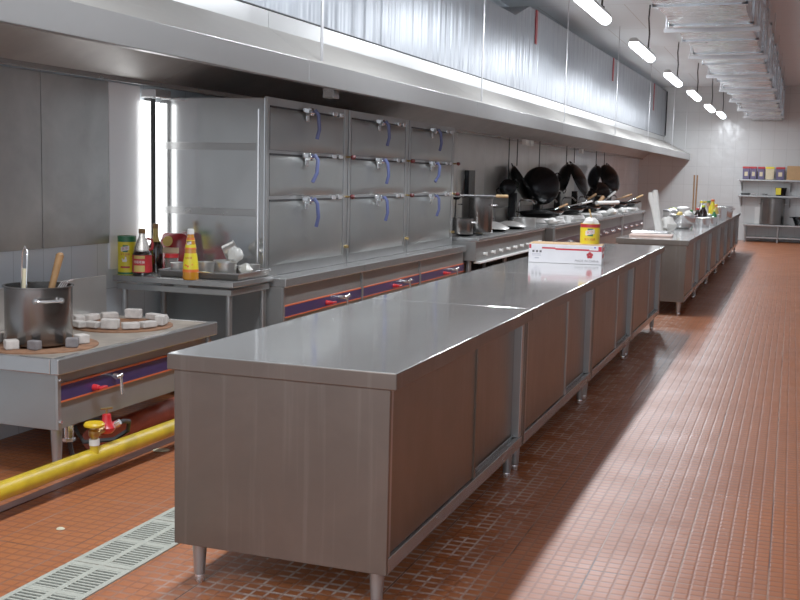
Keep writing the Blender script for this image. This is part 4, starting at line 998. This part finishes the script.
# ------------------------------------------------------------------ lamps
LAMP_W = 58
LG = 'tube lamps hanging in a row'
def lamp(label, x, y, z, ln=1.5, k=1.):
    t = thing('hanging_tube_lamp', label, 'lamp', (x, y, z), 0, LG)
    h = ln/2; b = B(); b.prism([(-.062, .02), (-.058, .05), (-.034, .075), (.034, .075), (.058, .05), (.062, .02)], 'y', -h, h); b.build('housing', 'lamp_shell', t, .006)
    b = B(); b.prism([(-.058, .022), (-.065, -.01), (-.042, -.045), (0, -.055), (.042, -.045), (.065, -.01), (.058, .022)], 'y', -h+.01, h-.01); b.build('diffuser', 'tube', t, .012)
    ld = bpy.data.lights.new('lamp_light', 'AREA'); ld.shape = 'RECTANGLE'; ld.size = .13; ld.size_y = ln*.95; ld.energy = LAMP_W*k*ln/1.5; ld.color = (.94, .97, 1)
    lo = bpy.data.objects.new('lamp_light', ld); COL.objects.link(lo); lo.parent = t; lo.location = (0, 0, -.062)
    w_ = [(0, h*.62, .07), (.01, h*.62, .3), (-.008, h*.62, .5), (0, h*.62, CEIL-z)]
    b = B(); b.tube(w_, .011, 8); b.build('cord', 'cord', t)
    B().cyl((0, h*.62, .05), (0, h*.62, .10), .03, n=12).build('cord_gland', 'cord', t)
    return t
lamp('lit tube lamp nearest the camera at the top of the photo', -.88, 7.95, 3.1)
lamp('second lit tube lamp of the hanging row', -.868, 11.6, 3.1, 1.7)
lamp('third lit tube lamp of the hanging row', -.88, 15.6, 3.1, 1.8)
lamp('fourth lit tube lamp of the hanging row, level with the duct middle', -.825, 19.0, 3.1, 1.8)
lamp('fifth lit tube lamp of the hanging row, last but one', -.71, 21.6, 3.025, 1.5, .75)
lamp('last lit tube lamp before the far wall, smallest in the photo', -.59, 23.6, 3.0, 1.5, .4)
for y in (4.2, .4, -3.4): lamp('lit tube lamp of the same row, above and behind the camera view', -.88, y, 3.1)

# ------------------------------------------------------------------ far wall: shelf and bench
yw = YF
def wall_shelf(z, label, x0=-.16):
    t = thing('steel_wall_shelf', label, 'shelf', (x0, yw, z), 0, 'steel shelves on the far wall')
    B().box(0, 2.6, -.36, -.005, -.035, 0).build('shelf_board', 'steel_edge', t, .004)
    for x in (.06, 1.2, 2.4):
        b = B(); b.prism([(-.005, -.04), (-.34, -.04), (-.34, -.06), (-.03, -.28), (-.005, -.28)], 'x', x, x+.02); b.build('bracket', 'steel_frame', t)
wall_shelf(1.512, 'upper steel shelf on the far wall carrying the violet tubs')
wall_shelf(1.125, 'lower steel shelf on the far wall carrying a ladle')
def tub(label, x, w, col, cap, z=1.513):
    t = thing('seasoning_tub', label, 'tub', (x, yw-.2, z), 0, 'tubs on the upper shelf')
    B().prism([(-w*.45, 0), (w*.45, 0), (w*.5, .26), (-w*.5, .26)], 'y', -.1, .1).build('tub_body', col, t, .01)
    B().box(-w*.52, w*.52, -.105, .105, .26, .31).build('lid', cap, t, .008)
    B().box(-w*.22, w*.22, -.103, -.1, .08, .18).build('paper_label', 'cream' if col != 'yellow_lab' else 'gold_lab', t)
tub('leftmost violet tub with a red lid on the upper shelf', .0, .17, 'violet_tub', 'red_lab')
tub('second violet tub from the left, beside the leftmost one', .17, .15, 'violet_tub', 'red_lab')
tub('third violet tub, just left of the yellow lidded one', .35, .16, 'violet_tub', 'red_lab')
tub('pale tub with a yellow lid among the violet tubs', .55, .2, 'cream', 'yellow_lab')
tub('rightmost violet tub with a red lid, nearest the cardboard box', .79, .2, 'violet_tub', 'red_lab')
single(B().box(-.3, .3, -.15, .15, 0, .34), 'cardboard_box', 'card', 'brown cardboard box at the right end of the upper shelf', 'box', (1.24, yw-.19, 1.513), 0, None, .006)
t = rod('shelf_ladle', 'ladle with a dark handle lying on the lower shelf', 'ladle', (.46, yw-.2, 1.165), (-.1, yw-.2, 1.15), .016, 'chrome', 'iron', .08)
t = thing('yellow_black_bucket', 'small black bucket with a yellow side on the lower shelf', 'bucket', (.83, yw-.2, 1.126))
B().lathe([(0, 0), (.11, 0), (.14, .2), (.13, .2), (.1, .01), (0, .01)], n=20).build('bucket_body', 'iron', t); B().box(-.12, .0, -.145, -.11, .03, .19).build('paper_label', 'yellow_lab', t)
t = thing('low_steel_bench', 'low steel bench along the far wall under the shelves', 'bench', (.02, yw, 0))
B().box(0, 2.6, -.7, -.02, .395, .43).build('bench_top', 'steel_edge', t, .005)
for x in (.05, .8, 1.6, 2.5):
    for y in (-.66, -.08): B().cyl((x, y, 0), (x, y, .4), .022, n=12).build('leg', 'steel_frame', t)
b = B(); b.box(.05, 2.5, -.66, -.08, .10, .125); b.build('lower_shelf', 'steel_edge', t)
simple_pot('large_stock_pot', 'large steel stock pot on the low bench at the far wall', 'pot', (.66, yw-.38, .431), .285, .62)
single(B().box(-.06, .06, -.01, .01, 0, .40), 'standing_steel_sheet', 'alu', 'narrow steel sheet leaning beside the large stock pot', 'sheet', (.31, yw-.06, .431))
t = thing('black_pan', 'dark round pan on the low bench at the right edge', 'pan', (1.34, yw-.38, .431))
B().lathe([(0, 0), (.14, 0), (.22, .2), (.21, .2), (.13, .01), (0, .01)], n=28).build('pan_body', 'iron', t); B().tube([(-.2, -.05, .18), (-.27, -.04, .19), (-.27, .04, .19), (-.2, .05, .18)], .01).build('pan_handle', 'iron', t)

# ------------------------------------------------------------------ light, camera, view
w = bpy.data.worlds.new('hall light'); S.world = w; w.use_nodes = True
w.node_tree.nodes['Background'].inputs[0].default_value = srgb(222, 228, 236)
w.node_tree.nodes['Background'].inputs[1].default_value = 1.25

def cam():
    f, yaw, pitch, roll, cx, cy, cz = 1074.604, .3465, .1153, .0236, 1.1056, -3.0469, 1.4031
    CAMX = 0
    cyw, syw = math.cos(yaw), math.sin(yaw)
    fw = Vector((-syw*math.cos(pitch), cyw*math.cos(pitch), -math.sin(pitch)))
    r = Vector((cyw, syw, 0)); u = r.cross(fw)
    c, s = math.cos(roll), math.sin(roll)
    r2 = r*c+u*s; u2 = -r*s+u*c
    m = Matrix((r2, u2, -fw)).transposed().to_4x4(); m.translation = (cx, cy, cz)
    cd = bpy.data.cameras.new('camera'); o = bpy.data.objects.new('camera', cd); COL.objects.link(o)
    o.matrix_world = m; cd.sensor_width = 36; cd.lens = f*36/800; cd.clip_end = 200
    S.camera = o
cam()
S.view_settings.view_transform = 'Standard'; S.view_settings.look = 'None'
S.view_settings.exposure = 0; S.view_settings.gamma = 1.24
S.view_settings.use_white_balance = True; S.view_settings.white_balance_temperature = 6250; S.view_settings.white_balance_tint = 10
S.cycles.use_denoising = True
S.cycles.max_bounces = 10; S.cycles.diffuse_bounces = 5; S.cycles.glossy_bounces = 5
S.cycles.sample_clamp_indirect = 6
